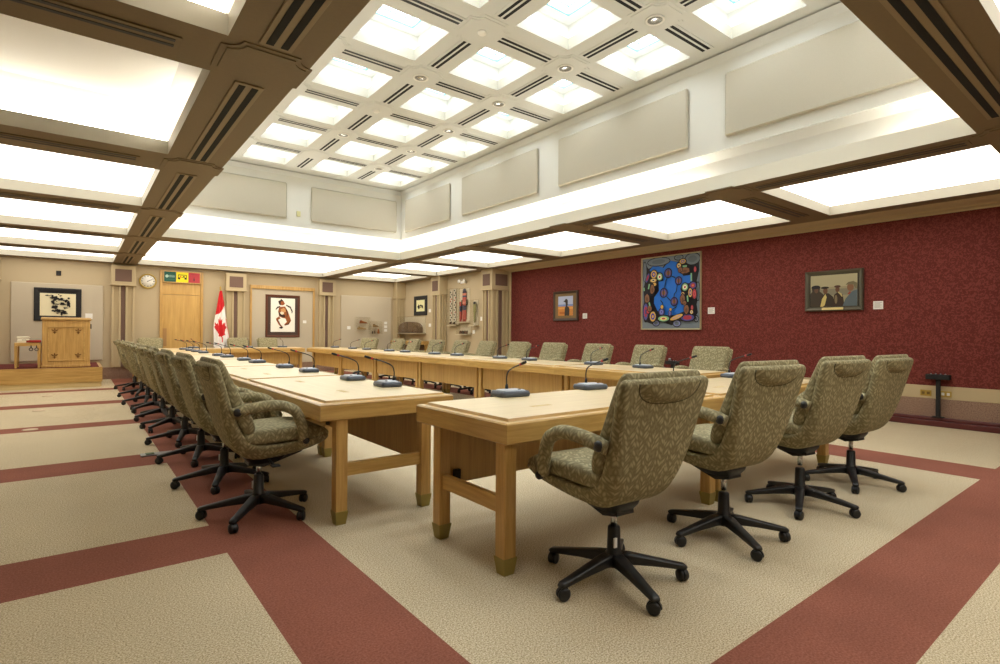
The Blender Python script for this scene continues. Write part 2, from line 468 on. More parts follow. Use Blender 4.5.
# columns on the far wall (head with speaker grille, ribbed shaft) -- local: face towards -y, x centred
def column_mesh(w, heads=1):
    parts = {}
    bm = B(); hw = w/2
    box(bm, -hw, -.16, 2.33, hw, .12, H1-.06, .006)
    box(bm, -hw+.015, -.05, 0.29, hw-.015, .12, 2.33)
    for x in (-hw+.02, -.09, .05, hw-.06): box(bm, x, -.10, .29, x+.04, -.04, 2.33, .004)
    box(bm, -hw-.015, -.175, 2.30, hw+.015, .12, 2.335, .004)
    parts['c'] = bm
    g = B(); box(g, -hw*.68, -.166, 2.40, hw*.68, -.155, 2.70, .003); parts['g'] = g
    s = B(); box(s, -.04, -.065, .29, .04, -.045, 2.32); parts['s'] = s
    return parts
ncol = 0
def column(x, y, w, rz):
    global ncol; ncol += 1
    p = column_mesh(w)
    root = obj('column', p['c'], M['tantrim'], loc=(x, y, 0), rot=(0, 0, rz)); root['kind'] = 'structure'
    obj('speaker_grille', p['g'], M['grille'], root); obj('centre_strip', p['s'], M['grille'], root)
for x, w in ((-1.62, .5), (.87, .50), (3.42, .51), (5.97, .48)): column(x, YB, w, 0)
def corner_column(x0, y0, x1, y1, faces):
    """free-standing corner pier whose exposed faces look to -x and -y"""
    bm = B()
    box(bm, x0, y0, 2.33, x1, y1, H1, .006)
    box(bm, x0-.012, y0-.012, 2.30, x1, y1, 2.335, .004)
    box(bm, x0+.06, y0+.06, 0, x1, y1, 2.33)
    wx, wy = x1-x0, y1-y0
    for t in (.08, .30, .62, .84):
        box(bm, x0+.02, y0+wy*t, 0, x0+.065, y0+wy*t+.04, 2.33, .003)
        box(bm, x0+wx*t, y0+.02, 0, x0+wx*t+.04, y0+.065, 2.33, .003)
    root = struct('column', bm, M['tantrim'])
    if 'x' in faces:
        g = B(); box(g, x0-.008, y0+wy*.18, 2.42, x0+.003, y0+wy*.82, 2.72, .003); obj('speaker_grille', g, M['grille'], root)
        g = B(); box(g, x0+.045, y0+wy*.42, 0, x0+.066, y0+wy*.58, 2.32); obj('centre_strip', g, M['grille'], root)
    if 'y' in faces:
        g = B(); box(g, x0+wx*.18, y0-.008, 2.42, x0+wx*.82, y0+.003, 2.72, .003); obj('speaker_grille', g, M['grille'], root)
        g = B(); box(g, x0+wx*.42, y0+.045, 0, x0+wx*.58, y0+.066, 2.32); obj('centre_strip', g, M['grille'], root)
corner_column(8.33, 10.98, 8.95, 11.46, 'xy')
corner_column(8.29, 13.46, 8.62, 13.95, 'x')
corner_column(8.24, 16.05, 8.60, YB+.02, '')

# ------------------------------------------------------------------ ceiling fittings
def medallion(x, y, z, half, r, mat, th=.007):
    pts = []
    for sx, sy, a0 in ((1, 1, 270), (-1, 1, 0), (-1, -1, 90), (1, -1, 180)):
        for i in range(9):
            a = math.radians(a0-90*i/8) if False else math.radians(a0-i*90/8)
            pts.append((sx*half+r*math.cos(a), sy*half+r*math.sin(a)))
    bm = B()
    for s, d in ((1, th), (.87, th*2)):
        prism(bm, [(x+px*s, y+py*s) for px, py in pts], z-d, z+.002)
    return bm
ntrim = 5
LNY = [.8, 3.6, 6.245, 8.905, 11.62, 14.2]
RNY = [.85, 3.32, 5.96, 8.64, 11.2, 13.72]
for x, yy in ((.9, LNY), (6.02, RNY)):
    for y in yy:
        ntrim += 1; struct('trim_%d' % ntrim, medallion(x, y, H1, .262, .10, 0), M['soffit'])
for x in NX:
    for y in NY:
        ntrim += 1; struct('trim_%d' % ntrim, medallion(x, y, H2, .265, .11, 0), M['vaultceil'])

def vent(x, y, z, length, along, frame, slotmat, label, group, w=.055, gap=.045):
    t = thing('ceiling_vent', label, 'vent', (x, y, z), 0 if along == 'x' else PI/2, group)
    fw = w+gap/2+.03; bm = B(); box(bm, -length/2-.03, -fw, -.010, length/2+.03, fw, .0, .003); obj('frame', bm, frame, t)
    for s in (-1, 1):
        c = s*(gap/2+w/2); bm = B(); box(bm, -length/2, c-w/2, -.013, length/2, c+w/2, -.004); obj('slot', bm, slotmat, t)
    return t
rowname = lambda j, n: ORD[n-1-j]
for j, y in enumerate(NY):
    for i, x in enumerate(OX):
        if i == 0: continue
        vent(x, y, H2, .74, 'x', M['vaultceil'], M['slotgrey'] if i == 1 else M['slot'],
             'crosswise slot vent in skylight ceiling, %s line from far wall, %s' % (rowname(j, len(NY)), ('', 'nearest the brown beam', 'middle column', 'nearest the red wall')[i]),
             'crosswise slot vents between the skylights', .035, .03)
for i, x in enumerate(NX):
    for j, y in enumerate(OY):
        if i == 0: continue
        vent(x, y, H2, .72, 'y', M['vaultceil'], M['slot'],
             'lengthwise slot vent in skylight ceiling, %s from far wall, %s rib' % (rowname(j, len(OY)), ('', 'middle', 'red wall side')[i]),
             'lengthwise slot vents between the skylights', .035, .03)
for k in range(6):
    y0 = LNY[k]+.33; y1 = (LNY+[16.3])[k+1]-.33
    vent(.9, (y0+y1)/2, H1, y1-y0, 'y', M['soffit_frame'], M['slot'], 'double slot vent along the brown beam by the skylight well, %s from the near end' % ORD[k], 'slot vents along the brown beam', .042, .04)
for k in range(5):
    y0 = RNY[k]+.33; y1 = RNY[k+1]-.33
    vent(6.02, (y0+y1)/2, H1, y1-y0, 'y', M['soffit'], M['slotgrey'], 'slot vent in brown beam on red wall side of the well, %s from near end' % ORD[k], 'slot vents in the red wall side beam', .03, .04)
for k, y in enumerate(LNY[1:]):
    vent(-.45, y, H1, 1.75, 'x', M['soffit'], M['slotgrey'], 'slot vent across the brown ceiling above the lectern side, %s from the near end' % ORD[k], 'slot vents across the lectern side ceiling', .03, .04)
for k, y in enumerate(RNY[1:]):
    vent(7.2, y, H1, 1.5, 'x', M['soffit'], M['slotgrey'], 'slot vent across the brown ceiling above the red wall side, %s from the near end' % ORD[k], 'slot vents across the red wall side ceiling', .03, .04)
vent(3.5, .855, H1, 3.9, 'x', M['soffit_frame'], M['slot'], 'long double slot vent in the dark brown beam at the near end of the well', 'vents', .042, .04)

def downlight(x, y, r, label):
    t = thing('downlight', label, 'light', (x, y, H2-.018), 0, 'downlights in the skylight ceiling')
    bm = B(); lathe(bm, [(r*1.15, 0), (r*1.15, -.008), (r, -.012), (r*.9, -.002)], 24); obj('rim', bm, M['white'], t)
    bm = B(); lathe(bm, [(r*.9, -.003), (r*.7, .0), (r*.3, -.006), (.001, -.008)], 24); obj('reflector', bm, M['chrome'], t)
for x, y, r, lb in ((4.675, 3.40, .085, 'largest'), (4.675, 4.705, .085, 'second'), (4.675, 6.03, .08, 'third'), (4.675, 7.335, .08, 'fourth'), (4.675, 8.58, .08, 'fifth'), (4.675, 9.9, .08, 'sixth')):
    downlight(x, y, r, 'round recessed downlight on the skylight rib nearer the red wall, %s from the near end' % ('first' if lb == 'largest' else lb))
downlight(3.415, 6.03, .085, 'round recessed downlight on the middle skylight rib, nearer one')
downlight(3.415, 8.58, .085, 'round recessed downlight on the middle skylight rib, farther one')
for y, lb in ((4.705, 'nearer'), (7.335, 'farther')):
    bm = B(); lathe(bm, [(.05, 0), (.05, -.012), (.035, -.025), (.001, -.028)], 18, c=(3.415, y, H2-.018))
    tag(obj('smoke_detector', bm, M['white']), 'small round white detector on the middle skylight rib, %s one' % lb, 'detector')
def sprinkler(x, y, z, label):
    bm = B(); lathe(bm, [(.045, .0), (.045, -.008), (.014, -.012), (.012, -.04), (.025, -.044), (.025, -.048), (.001, -.049)], 14, c=(x, y, z)); 
    tag(obj('sprinkler', bm, [M['steel']]), label, 'sprinkler')
ZD = H1+.42
sprinkler(.28, 4.35, ZD, 'small steel sprinkler head in the bright coffer beside the brown beam')
sprinkler(-.45, 4.52, ZD, 'pale round fitting in the shaded corner of the lectern side coffer')
sprinkler(7.0, 2.75, ZD, 'small sprinkler head in the coffer nearest the three people painting')
sprinkler(6.95, 1.6, ZD, 'small sprinkler head in the near end of the coffer above the red wall')
sprinkler(6.9, 4.7, ZD, 'small sprinkler head in the coffer above the large blue painting')

# acoustic panels on the well walls
def panel(name, label, x0, y0, z0, x1, y1, z1, mat, cat='panel', group=None, bev=.02):
    bm = B(); box(bm, x0, y0, z0, x1, y1, z1, bev, seg=1); return tag(obj(name, bm, mat), label, cat, group)
G = 'acoustic panels on the well walls'
for k, (a, b) in enumerate(((1.3, 3.29), (3.77, 6.03), (6.50, 8.70), (9.13, 11.0))):
    panel('wall_mounted_acoustic_panel', 'beige acoustic panel on the red wall side of the well, %s from near end' % ORD[k], WX1-.045, a, 3.46, WX1-.002, b, 4.2, M['acoustic'], group=G)
for k, (a, b) in enumerate(((1.25, 3.30), (3.79, 5.75))):
    panel('wall_mounted_acoustic_panel', 'beige acoustic panel on far wall of the well, %s' % ('beam side' if k == 0 else 'red wall side'), a, WY1-.045, 3.48, b, WY1-.002, 4.2, M['acoustic'], group=G)
panel('wall_mounted_plate', 'small pale thermostat between the two far panels of the skylight well', 3.50, WY1-.02, 3.55, 3.58, WY1-.002, 3.66, paint((206, 200, 150)), 'plate', bev=.004)

# ------------------------------------------------------------------ far wall: platform, lectern, door
bm = B(); box(bm, XL, 14.2, .11, .41, YB, .415); struct('platform', bm, M['oak'])
bm = B(); box(bm, XL, 14.23, .0, .395, YB, .11); struct('platform_plinth', bm, M['plinth'])
bm = B(); box(bm, XL, 14.26, .414, .35, YB, .424); struct('platform_carpet', bm, M['platform_carpet'])
panel('wall_mounted_tack_panel', 'large pale cloth panel on far wall behind lectern', -1.2, YB-.035, .47, .475, YB-.002, 2.28, M['tanpanel'], bev=.012)

t = thing('lectern', 'wide oak lectern with carved corner motifs standing on the platform', 'lectern', (-.19, 14.62, .424))
bm = B(); box(bm, -.39, -.26, 0, .39, .26, .97, .008); box(bm, -.40, -.275, 0, .40, .27, .05, .006); obj('cabinet', bm, M['oak_v'], t)
bm = B(); box(bm, -.41, -.29, .97, .41, .28, 1.015, .01); box(bm, -.40, -.27, 1.01, .40, .27, 1.03, .006); obj('top', bm, M['oak'], t)
bm = B()
for a in ((-.30, -.275, .82, .30, -.26, .84), (-.30, -.275, .13, .30, -.26, .15), (-.30, -.275, .13, -.28, -.26, .84), (.28, -.275, .13, .30, -.26, .84)): box(bm, *a, .003)
obj('panel_moulding', bm, M['oak'], t)
orn = []
for ox in (-.19, .19):
    for oz in (.74, .23):
        bm = B()
        for ang in (-55, 0, 55):
            a = math.radians(90+ang); d = Vector((math.cos(a), math.sin(a))); nrm = Vector((-d.y, d.x))
            c = Vector((ox, oz))
            pts = [c, c+d*.04+nrm*.014, c+d*.075, c+d*.04-nrm*.014]
            prism(bm, [tuple(p) for p in pts], -.268, -.258, axis='y')
        prism(bm, [(ox-.008, oz-.05), (ox+.008, oz-.05), (ox+.008, oz), (ox-.008, oz)], -.268, -.258, axis='y')
        prism(bm, [(ox-.04, oz-.018), (ox, oz-.03), (ox+.04, oz-.018), (ox, oz-.008)], -.268, -.258, axis='y')
        obj('carved_motif', bm, paint((120, 82, 36)), t)
bm = B(); box(bm, -.05, -.12, 1.03, .16, .08, 1.045, .004); tag(obj('folder', bm, M['black2'], None, (-.19, 14.62, .424)), 'flat black folder lying on top of the oak lectern', 'folder')
bm = B(); box(bm, .395, -.1, .80, .415, 0, .9, .004); obj('side_socket', bm, M['black2'], t)

t = thing('side_table', 'small square oak table beside the lectern on the platform', 'table', (-.80, 14.6, .424))
bm = B(); box(bm, -.2, -.25, .44, .2, .25, .51, .008); obj('table_top', bm, M['oak'], t)
for sx in (-1, 1):
    for sy in (-1, 1):
        bm = B(); loft(bm, [[(sx*.175+a*w, sy*.225+b*w, z) for a, b in ((-1, -1), (1, -1), (1, 1), (-1, 1))] for z, w in ((0, .018), (.44, .026))]); 
        for f in bm.faces: f.smooth = False
        obj('leg', bm, M['oak_v'], t)
t = thing('telephone', 'cream desk telephone on the small table by the lectern', 'telephone', (-.88, 14.62, .934))
bm = B(); prism(bm, [(-.1, 0), (.1, 0), (.1, .03), (-.1, .075)], -.09, .09, axis='x'); 
obj('body', bm, paint((222, 214, 190)), t, rot=(0, 0, PI))
bm = B(); tube(bm, [(-.1, -.01, .09), (-.085, -.01, .105), (.085, -.01, .105), (.1, -.01, .09)], .018, 10); obj('handset', bm, paint((228, 222, 200)), t)
bm = B(); 
for i in range(3):
    for j in range(3): box(bm, -.02+i*.025, -.06+j*.022, .045, -.002+i*.025, -.045+j*.022, .058)
obj('keypad', bm, paint((120, 116, 104)), t)
bm = B(); loft(bm, [[(x, y*s, z) for y, z in ((-.06, 0), (.06, 0), (.05, .03+.02*s), (-.05, .03+.02*s))] for x, s in ((-.11, .6), (-.06, .9), (.04, 1), (.10, 1.0), (.12, .5))])
tag(obj('document_wallet', bm, paint((150, 38, 30)), None, (-.71, 14.40, .936)), 'dark red wallet lying on small table beside cream telephone', 'wallet')
for k, x in enumerate((-.745, -.66)):
    t = thing('hanging_earpiece', 'black looped earpiece hanging under the small table, %s' % ('nearer the telephone end' if k == 0 else 'nearer the lectern'), 'earpiece', (x, 14.345, .86))
    bm = B(); tube(bm, [(.028*math.cos(a), 0, -.06+.028*math.sin(a)) for a in [i*PI/8 for i in range(17)]], .007, 8); obj('loop', bm, M['black2'], t)
    bm = B(); box(bm, -.008, -.006, -.035, .008, .012, .02, .003); obj('clip', bm, M['black2'], t)

# door with sign
bm = B(); box(bm, 1.64, YB-.05, 0, 1.70, YB+.002, 2.76, .006); box(bm, 2.57, YB-.05, 0, 2.63, YB+.002, 2.76, .006); box(bm, 1.70, YB-.05, 2.72, 2.57, YB+.002, 2.76)
d = struct('door_1', bm, M['oak_v'])
bm = B(); box(bm, 1.70, YB-.022, 0.005, 2.57, YB+.0, 2.13, .003); obj('door_leaf', bm, M['oak_door'], d)
bm = B(); box(bm, 1.70, YB-.018, 2.14, 2.57, YB+.0, 2.44, .003); obj('transom_panel', bm, M['oak_door'], d)
bm = B(); box(bm, 1.715, YB-.028, .80, 1.80, YB-.02, 1.26, .002); obj('push_plate', bm, paint((168, 128, 80)), d)

t = thing('door_sign', 'wide sign of green, yellow and red panels mounted above the oak door', 'sign', (2.135, YB-.06, 2.44))
W_ = .43
bm = B(); box(bm, -W_, -.02, .0, W_, .055, .31, .004); obj('frame', bm, M['oak_v'], t)
def flat(bm, pts, y, mi=0):
    f = bm.faces.new([bm.verts.new((a, y, b)) for a, b in pts]); f.material_index = mi
def ell(cx, cy, rx, ry, n=14, rot=0):
    return [(cx+rx*math.cos(2*PI*i/n)*math.cos(rot)-ry*math.sin(2*PI*i/n)*math.sin(rot), cy+rx*math.cos(2*PI*i/n)*math.sin(rot)+ry*math.sin(2*PI*i/n)*math.cos(rot)) for i in range(n)]
def rect(x0, y0, x1, y1): return [(x0, y0), (x1, y0), (x1, y1), (x0, y1)]
bm = B(); flat(bm, rect(-.405, .025, -.145, .285), -.022)
flat(bm, ell(-.345, .165, .035, .04), -.0235, 1)
for i, (a, b) in enumerate(((.17, .012), (.145, .008), (.20, .006), (.085, .006))): flat(bm, rect(-.31 if i < 2 else -.36, a, -.17, a+b), -.0235, 1 if i < 2 else 2)
obj('green_panel', bm, [paint((34, 84, 72)), paint((170, 196, 180)), paint((90, 130, 116))], t)
bm = B(); flat(bm, rect(-.135, .025, .135, .285), -.022)
flat(bm, rect(-.095, .205, .095, .222), -.0235, 1); flat(bm, rect(-.10, .10, -.05, .15), -.0235, 1); flat(bm, rect(.05, .10, .10, .15), -.0235, 1)
flat(bm, rect(-.10, .15, -.085, .21), -.0235, 1); flat(bm, rect(.085, .15, .10, .21), -.0235, 1)
flat(bm, ell(-.04, .165, .02, .025), -.0235, 2); flat(bm, ell(.035, .17, .022, .022), -.0235, 1); flat(bm, rect(-.015, .145, .012, .16), -.0235, 1)
obj('yellow_panel', bm, [paint((232, 216, 40)), paint((30, 30, 22)), paint((214, 120, 30))], t)
bm = B(); flat(bm, rect(.145, .025, .405, .285), -.022)
flat(bm, ell(.27, .10, .018, .035), -.0235, 1); flat(bm, rect(.262, .13, .278, .17), -.0235, 1); flat(bm, rect(.2, .24, .34, .246), -.0235, 1)
obj('red_panel', bm, [paint((180, 62, 68)), paint((100, 54, 60))], t)

# clock
t = thing('wall_clock', 'round brass-rimmed wall clock between column and oak door', 'clock', (1.385, YB, 2.45))
bm = B(); lathe(bm, [(.19, 0), (.19, -.03), (.178, -.05), (.16, -.04), (.155, -.02)], 40, axis='y'); obj('rim', bm, M['gold'], t)
bm = B(); lathe(bm, [(.158, -.015), (.158, -.022), (.001, -.023)], 40, axis='y'); obj('face', bm, M['paper'], t)
bm = B()
for k in range(12):
    a = 2*PI*k/12; r0, r1, w = (.115, .142, .006 if k % 3 else .009)
    dx, dz = math.sin(a), math.cos(a); flat(bm, [(dx*r0-dz*w, dz*r0+dx*w), (dx*r0+dz*w, dz*r0-dx*w), (dx*r1+dz*w, dz*r1-dx*w), (dx*r1-dz*w, dz*r1+dx*w)], -.0245)
obj('hour_marks', bm, paint((50, 48, 44)), t)
for nm, a, L, w in (('hour_hand', 62, .085, .008), ('minute_hand', 60, .125, .006)):
    a = math.radians(a); dx, dz = math.sin(a), math.cos(a); bm = B()
    prism(bm, [(-dx*.02-dz*w, -dz*.02+dx*w), (-dx*.02+dz*w, -dz*.02-dx*w), (dx*L+dz*w*.4, dz*L-dx*w*.4), (dx*L-dz*w*.4, dz*L+dx*w*.4)], -.028 if nm[0] == 'h' else -.031, -.026, axis='y'); obj(nm, bm, M['black2'], t)

# flag
t = thing('flag_on_stand', 'red and white maple leaf flag hanging on a pole by the oak door', 'flag', (3.03, 16.17, 0))
bm = B(); lathe(bm, [(.12, 0), (.12, .02), (.10, .035), (.03, .06), (.022, .10), (.001, .10)], 24); obj('stand_base', bm, M['gold'], t)
bm = B(); tube(bm, [(0, 0, .05), (0, 0, 2.32)], .014, 10); obj('pole', bm, M['oak_v'], t)
bm = B(); lathe(bm, [(.012, 2.31), (.03, 2.325), (.012, 2.34), (.028, 2.36), (.02, 2.385), (.001, 2.42)], 12); obj('finial', bm, M['gold'], t)
leaf = [(0, 1), (.12, .72), (.30, .80), (.22, .42), (.38, .56), (.46, .44), (.68, .48), (.60, .28), (.72, .18), (.34, -.10), (.38, -.24), (.04, -.18), (.04, -.55)]
leaf = leaf+[(-a, b) for a, b in leaf[::-1][:-1]]
def inpoly(x, y, P):
    c = False; j = len(P)-1
    for i in range(len(P)):
        if (P[i][1] > y) != (P[j][1] > y) and x < (P[j][0]-P[i][0])*(y-P[i][1])/(P[j][1]-P[i][1])+P[i][0]: c = not c
        j = i
    return c
bm = B(); NU, NV = 40, 90; gv = {}
ztop, zbot = 2.29, .74
def fl(u, v):
    wl = .02+.15*min(1, v*1.5)**.8; wr = .035+.165*min(1, v*1.25)
    x = -wl+(wl+wr)*u + .012*math.sin(9*v)*v
    yy = -.02-.055*(.35+.65*min(1, v*1.5))*(.5+.5*math.cos(u*PI*5.2+.8+1.4*v)) - .02*math.sin(u*PI)
    z = ztop-(ztop-zbot)*v*(1-.03*math.cos(u*PI*2.2)) - .05*v*math.sin(u*PI)
    return x, yy, z
for i in range(NU+1):
    for j in range(NV+1): gv[i, j] = bm.verts.new(fl(i/NU, j/NV))
for i in range(NU):
    for j in range(NV):
        f = bm.faces.new((gv[i, j], gv[i+1, j], gv[i+1, j+1], gv[i, j+1])); f.smooth = True
        u, v = (i+.5)/NU, (j+.5)/NV
        red = v < .44-.17*u or (u > .97 and v > .5)
        lx, ly = (u-.52)/.62, (.70-v)/.28
        lx += .12*ly
        if inpoly(lx, ly, leaf): red = True
        f.material_index = 0 if red else 1
obj('flag_cloth', bm, [M['flag_red'], M['flag_white']], t)

# niche with oak surround and framed figure print
bm = B(); box(bm, 3.80, YB-.05, .29, 3.85, YB+.002, 2.50, .005); box(bm, 5.57, YB-.05, .29, 5.62, YB+.002, 2.50, .005); box(bm, 3.80, YB-.06, 2.41, 5.62, YB+.002, 2.51, .006)
struct('trim_60', bm, M['oak_v'])
panel('wall_mounted_tack_panel', 'grey beige cloth panel inside the oak surround on the far wall', 3.85, YB-.015, .29, 5.57, YB-.002, 2.41, M['tanpanel'], bev=.003)

def frame_mesh(bm, w, h, fw, depth, bev=.004):
    """picture frame as four mitred rails, front towards -y, back at y=0"""
    prof = [(0, 0), (0, -depth*.7), (fw*.25, -depth), (fw*.7, -depth*.75), (fw, -depth*.45), (fw, 0)]
    cor = [(-1, -1), (1, -1), (1, 1), (-1, 1)]
    rings = []
    for sx, sy in cor:
        rings.append([(sx*(w/2-a), d, h/2+sy*(h/2-a)) for a, d in prof])
    loft(bm, rings, closed=True)
    for f in bm.faces: f.smooth = False
    return bm
def picture(name, label, loc, rz, w, h, fw, fmat, shapes, iw=None, ih=None, matcol=None, depth=.03, ix=0, iz=0, cat='picture'):
    """shapes: (rgb, polygon in 0..1 of the image)"""
    t = thing(name, label, cat, loc, rz)
    bm = B(); frame_mesh(bm, w, h, fw, depth); obj('frame', bm, fmat, t)
    iw = iw or w-2*fw; ih = ih or h-2*fw
    if matcol:
        bm = B(); box(bm, -w/2+fw*.8, -depth*.42, fw*.8, w/2-fw*.8, -.001, h-fw*.8); obj('mount', bm, matcol, t)
    mats = []; bm = B()
    for k, (rgb, poly) in enumerate(shapes):
        if rgb not in mats: mats.append(rgb)
        flat(bm, [(-iw/2+u*iw+ix, h/2-ih/2+v*ih+iz) for u, v in poly], -depth*.45-.0004*(k+1), mats.index(rgb))
    obj('artwork', bm, [paint(c) for c in mats], t)
    return t
U = rect(0, 0, 1, 1)
def blob(cx, cy, r, n=12, j=.3, sx=1, sy=1, seed=0):
    rn = random.Random(seed); return [(cx+sx*r*(1+j*(rn.random()-.5)*2)*math.cos(2*PI*i/n), cy+sy*r*(1+j*(rn.random()-.5)*2)*math.sin(2*PI*i/n)) for i in range(n)]
def strip(pts, w):
    L, R = [], []
    for i, p in enumerate(pts):
        a = pts[max(i-1, 0)]; b = pts[min(i+1, len(pts)-1)]; dx, dy = b[0]-a[0], b[1]-a[1]; q = math.hypot(dx, dy) or 1
        ww = w*(1-.5*abs(2*i/(len(pts)-1)-1)) if len(pts) > 2 else w
        L.append((p[0]-dy/q*ww, p[1]+dx/q*ww)); R.append((p[0]+dy/q*ww, p[1]-dx/q*ww))
    return L+R[::-1]
ink = (28, 26, 26)
S = [((226, 216, 180), U)]
rn = random.Random(3)
for i in range(46):
    a = rn.uniform(.2, 5.6); q = rn.gauss(.27, .05); S.append((ink, blob(.57+q*.95*math.cos(a)*.85, .52+q*1.25*math.sin(a), rn.uniform(.018, .045), 9, .5, rn.uniform(.7, 1.6), rn.uniform(.6, 1.2), i+100)))
for i, (cx, cy, r, sx, sy) in enumerate(((.40, .80, .10, 1.2, .8), (.55, .74, .12, 1.3, .7), (.72, .68, .10, 1, .8), (.80, .52, .09, .7, 1.6), (.36, .62, .07, .8, 1.6), (.42, .38, .08, 1, 1.5), (.50, .24, .09, 1.2, .8), (.66, .18, .08, 1.5, .6), (.62, .55, .12, 1.1, .6), (.80, .80, .05, 1, 1), (.22, .90, .06, 1.6, .5), (.45, .52, .05, 2.2, .6), (.72, .36, .05, 1.8, .6), (.34, .90, .05, 1, 1.1))):
    S.append((ink, blob(cx, cy, r*.8, 17, .5, sx, sy, i)))
for i, (cx, cy, r) in enumerate(((.60, .66, .03), (.48, .70, .025), (.70, .58, .03), (.52, .30, .02), (.60, .22, .02))): S.append(((226, 216, 180), blob(cx, cy, r, 9, .3, 1.4, .7, 40+i)))
picture('framed_print', 'black framed ink print on cream paper behind the lectern', (-.374, YB-.035, 1.40), 0, .86, .77, .10, paint((34, 33, 34)), S, .65, .52, paint((40, 39, 40)), .03)
skin, dk = (150, 84, 40), (52, 34, 24)
S = [((240, 238, 226), U), (dk, blob(.42, .88, .10, 12, .3, 1, .9, 1)), (skin, blob(.48, .85, .085, 12, .2, 1, .8, 2)),
     (dk, strip([(.20, .66), (.27, .72), (.38, .76)], .025)), (dk, strip([(.62, .80), (.80, .74), (.88, .62), (.87, .56)], .03)),
     (skin, [(.34, .74), (.58, .76), (.70, .62), (.78, .46), (.84, .34), (.74, .22), (.58, .19), (.55, .22), (.66, .30), (.60, .40), (.46, .42), (.34, .46), (.30, .60)]),
     (dk, [(.30, .62), (.36, .48), (.50, .43), (.60, .45), (.58, .50), (.42, .52)]), ((200, 150, 96), blob(.52, .64, .09, 12, .25, 1.1, .8, 3)),
     ((226, 214, 190), blob(.46, .56, .06, 10, .2, 1.4, .7, 4)), (skin, [(.22, .40), (.34, .46), (.40, .40), (.30, .36), (.38, .24), (.48, .16), (.44, .13), (.32, .22), (.22, .35)]),
     (dk, blob(.43, .125, .05, 9, .2, 1.5, .6, 5)), (dk, strip([(.62, .70), (.68, .55), (.66, .44)], .02)), (dk, strip([(.58, .20), (.72, .24), (.80, .34)], .016)), (dk, strip([(.24, .38), (.33, .30), (.42, .17)], .012))]
picture('framed_print', 'tall brown framed print of a crouching figure in the oak surround', (4.70, YB-.015, 1.03), 0, .965, 1.23, .06, paint((92, 52, 34)), S, .68, .98, paint((74, 56, 48)), .03, ix=.0, iz=.03)

# pale panel with small display cases at the far right of the back wall
panel('wall_mounted_tack_panel', 'pale cloth panel holding small display cases near the far corner', 6.44, YB-.035, .47, 8.17, YB-.002, 2.35, M['tanpanel'], bev=.012)
yf = YB-.035
def card(x, z, label, w=.11, h=.10, yy=None):
    bm = B(); box(bm, x-w/2, (yy or yf)-.008, z-h/2, x+w/2, yy or yf, z+h/2, .002); return tag(obj('wall_mounted_label', bm, M['paper']), label, 'label')
card(6.70, 1.33, 'small white label on pale panel, beside the acrylic shoe case')
for z, n in ((1.50, 'top'), (1.38, 'middle'), (1.26, 'bottom')): card(7.96, z, 'small white label, %s of three stacked beside the acrylic cases' % n, .10, .085)
card(5.33, 1.49, 'small white label beside the crouching figure print', .10, .085, YB-.015)
card(.20, 1.53, 'small white label right of the black framed ink print', .14, .13)
def shell(bm, x0, y0, z0, x1, y1, z1, t=.006):
    box(bm, x0, y0, z0, x1, y0+t, z1); box(bm, x0, y0+t, z0, x0+t, y1, z1); box(bm, x1-t, y0+t, z0, x1, y1, z1)
    box(bm, x0+t, y0+t, z1-t, x1-t, y1, z1); box(bm, x0+t, y0+t, z0, x1-t, y1, z0+t)
def case(label, x0, y0, z0, x1, y1, z1, shelf=None):
    bm = B(); shell(bm, x0, y0, z0, x1, y1, z1); o = tag(obj('wall_mounted_case', bm, M['acrylic']), label, 'case')
    if shelf:
        bm = B(); box(bm, x0+.007, y0+.007, shelf-.006, x1-.007, y1, shelf); obj('shelf', bm, M['acrylic'], o)
    return o
case('square acrylic wall case holding brown footwear', 6.88, YB-.26, 1.27, 7.33, yf, 1.67, 1.47)
case('lower acrylic wall case holding small carvings', 7.36, YB-.26, 1.14, 7.74, yf, 1.55, 1.36)
def moccasin(x, z, label, c1, c2, L=.24, yy=YB-.16):
    t = thing('moccasin', label, 'shoe', (x, yy, z))
    bm = B(); loft(bm, [[(-L/2+L*u, w*.5*math.cos(a), h*.5+h*.5*math.sin(a)) for a in [2*PI*i/12 for i in range(12)]] for u, w, h in ((0, .02, .03), (.06, .07, .07), (.3, .085, .085), (.6, .09, .06), (.85, .075, .045), (.97, .04, .03), (1, .01, .02))]); obj('shoe_body', bm, paint(c1), t)
    bm = B(); loft(bm, [[(-L/2+L*u+.03*math.cos(a), .04*math.sin(a), z_) for a in [2*PI*i/12 for i in range(12)]] for u, z_ in ((.2, .06), (.2, .095))]); obj('cuff', bm, paint(c2), t)
moccasin(7.13, 1.472, 'brown moccasin on the upper shelf of the square acrylic case', (150, 90, 44), (120, 60, 30), .26)
moccasin(7.08, 1.278, 'pale tan moccasin on the bottom of the square acrylic case', (160, 130, 82), (130, 100, 60), .30)
moccasin(7.55, 1.362, 'small beaded shoe on the upper shelf of the lower acrylic case', (140, 110, 66), (110, 84, 48), .2)
for k, (x, c, s) in enumerate(((7.45, (60, 50, 40), .7), (7.52, (70, 58, 44), .8), (7.65, (150, 86, 36), 1.2))):
    bm = B(); lathe(bm, [(.02*s, 0), (.035*s, .02*s), (.03*s, .06*s), (.018*s, .08*s), (.026*s, .1*s), (.001, .13*s)], 12, c=(x, YB-.15, 1.147))
    tag(obj('carving', bm, paint(c)), ('small dark carving in lower acrylic case, beside the panel side', 'small dark carving in lower acrylic case, second of the pair', 'orange brown carving in the lower acrylic case')[k], 'carving')

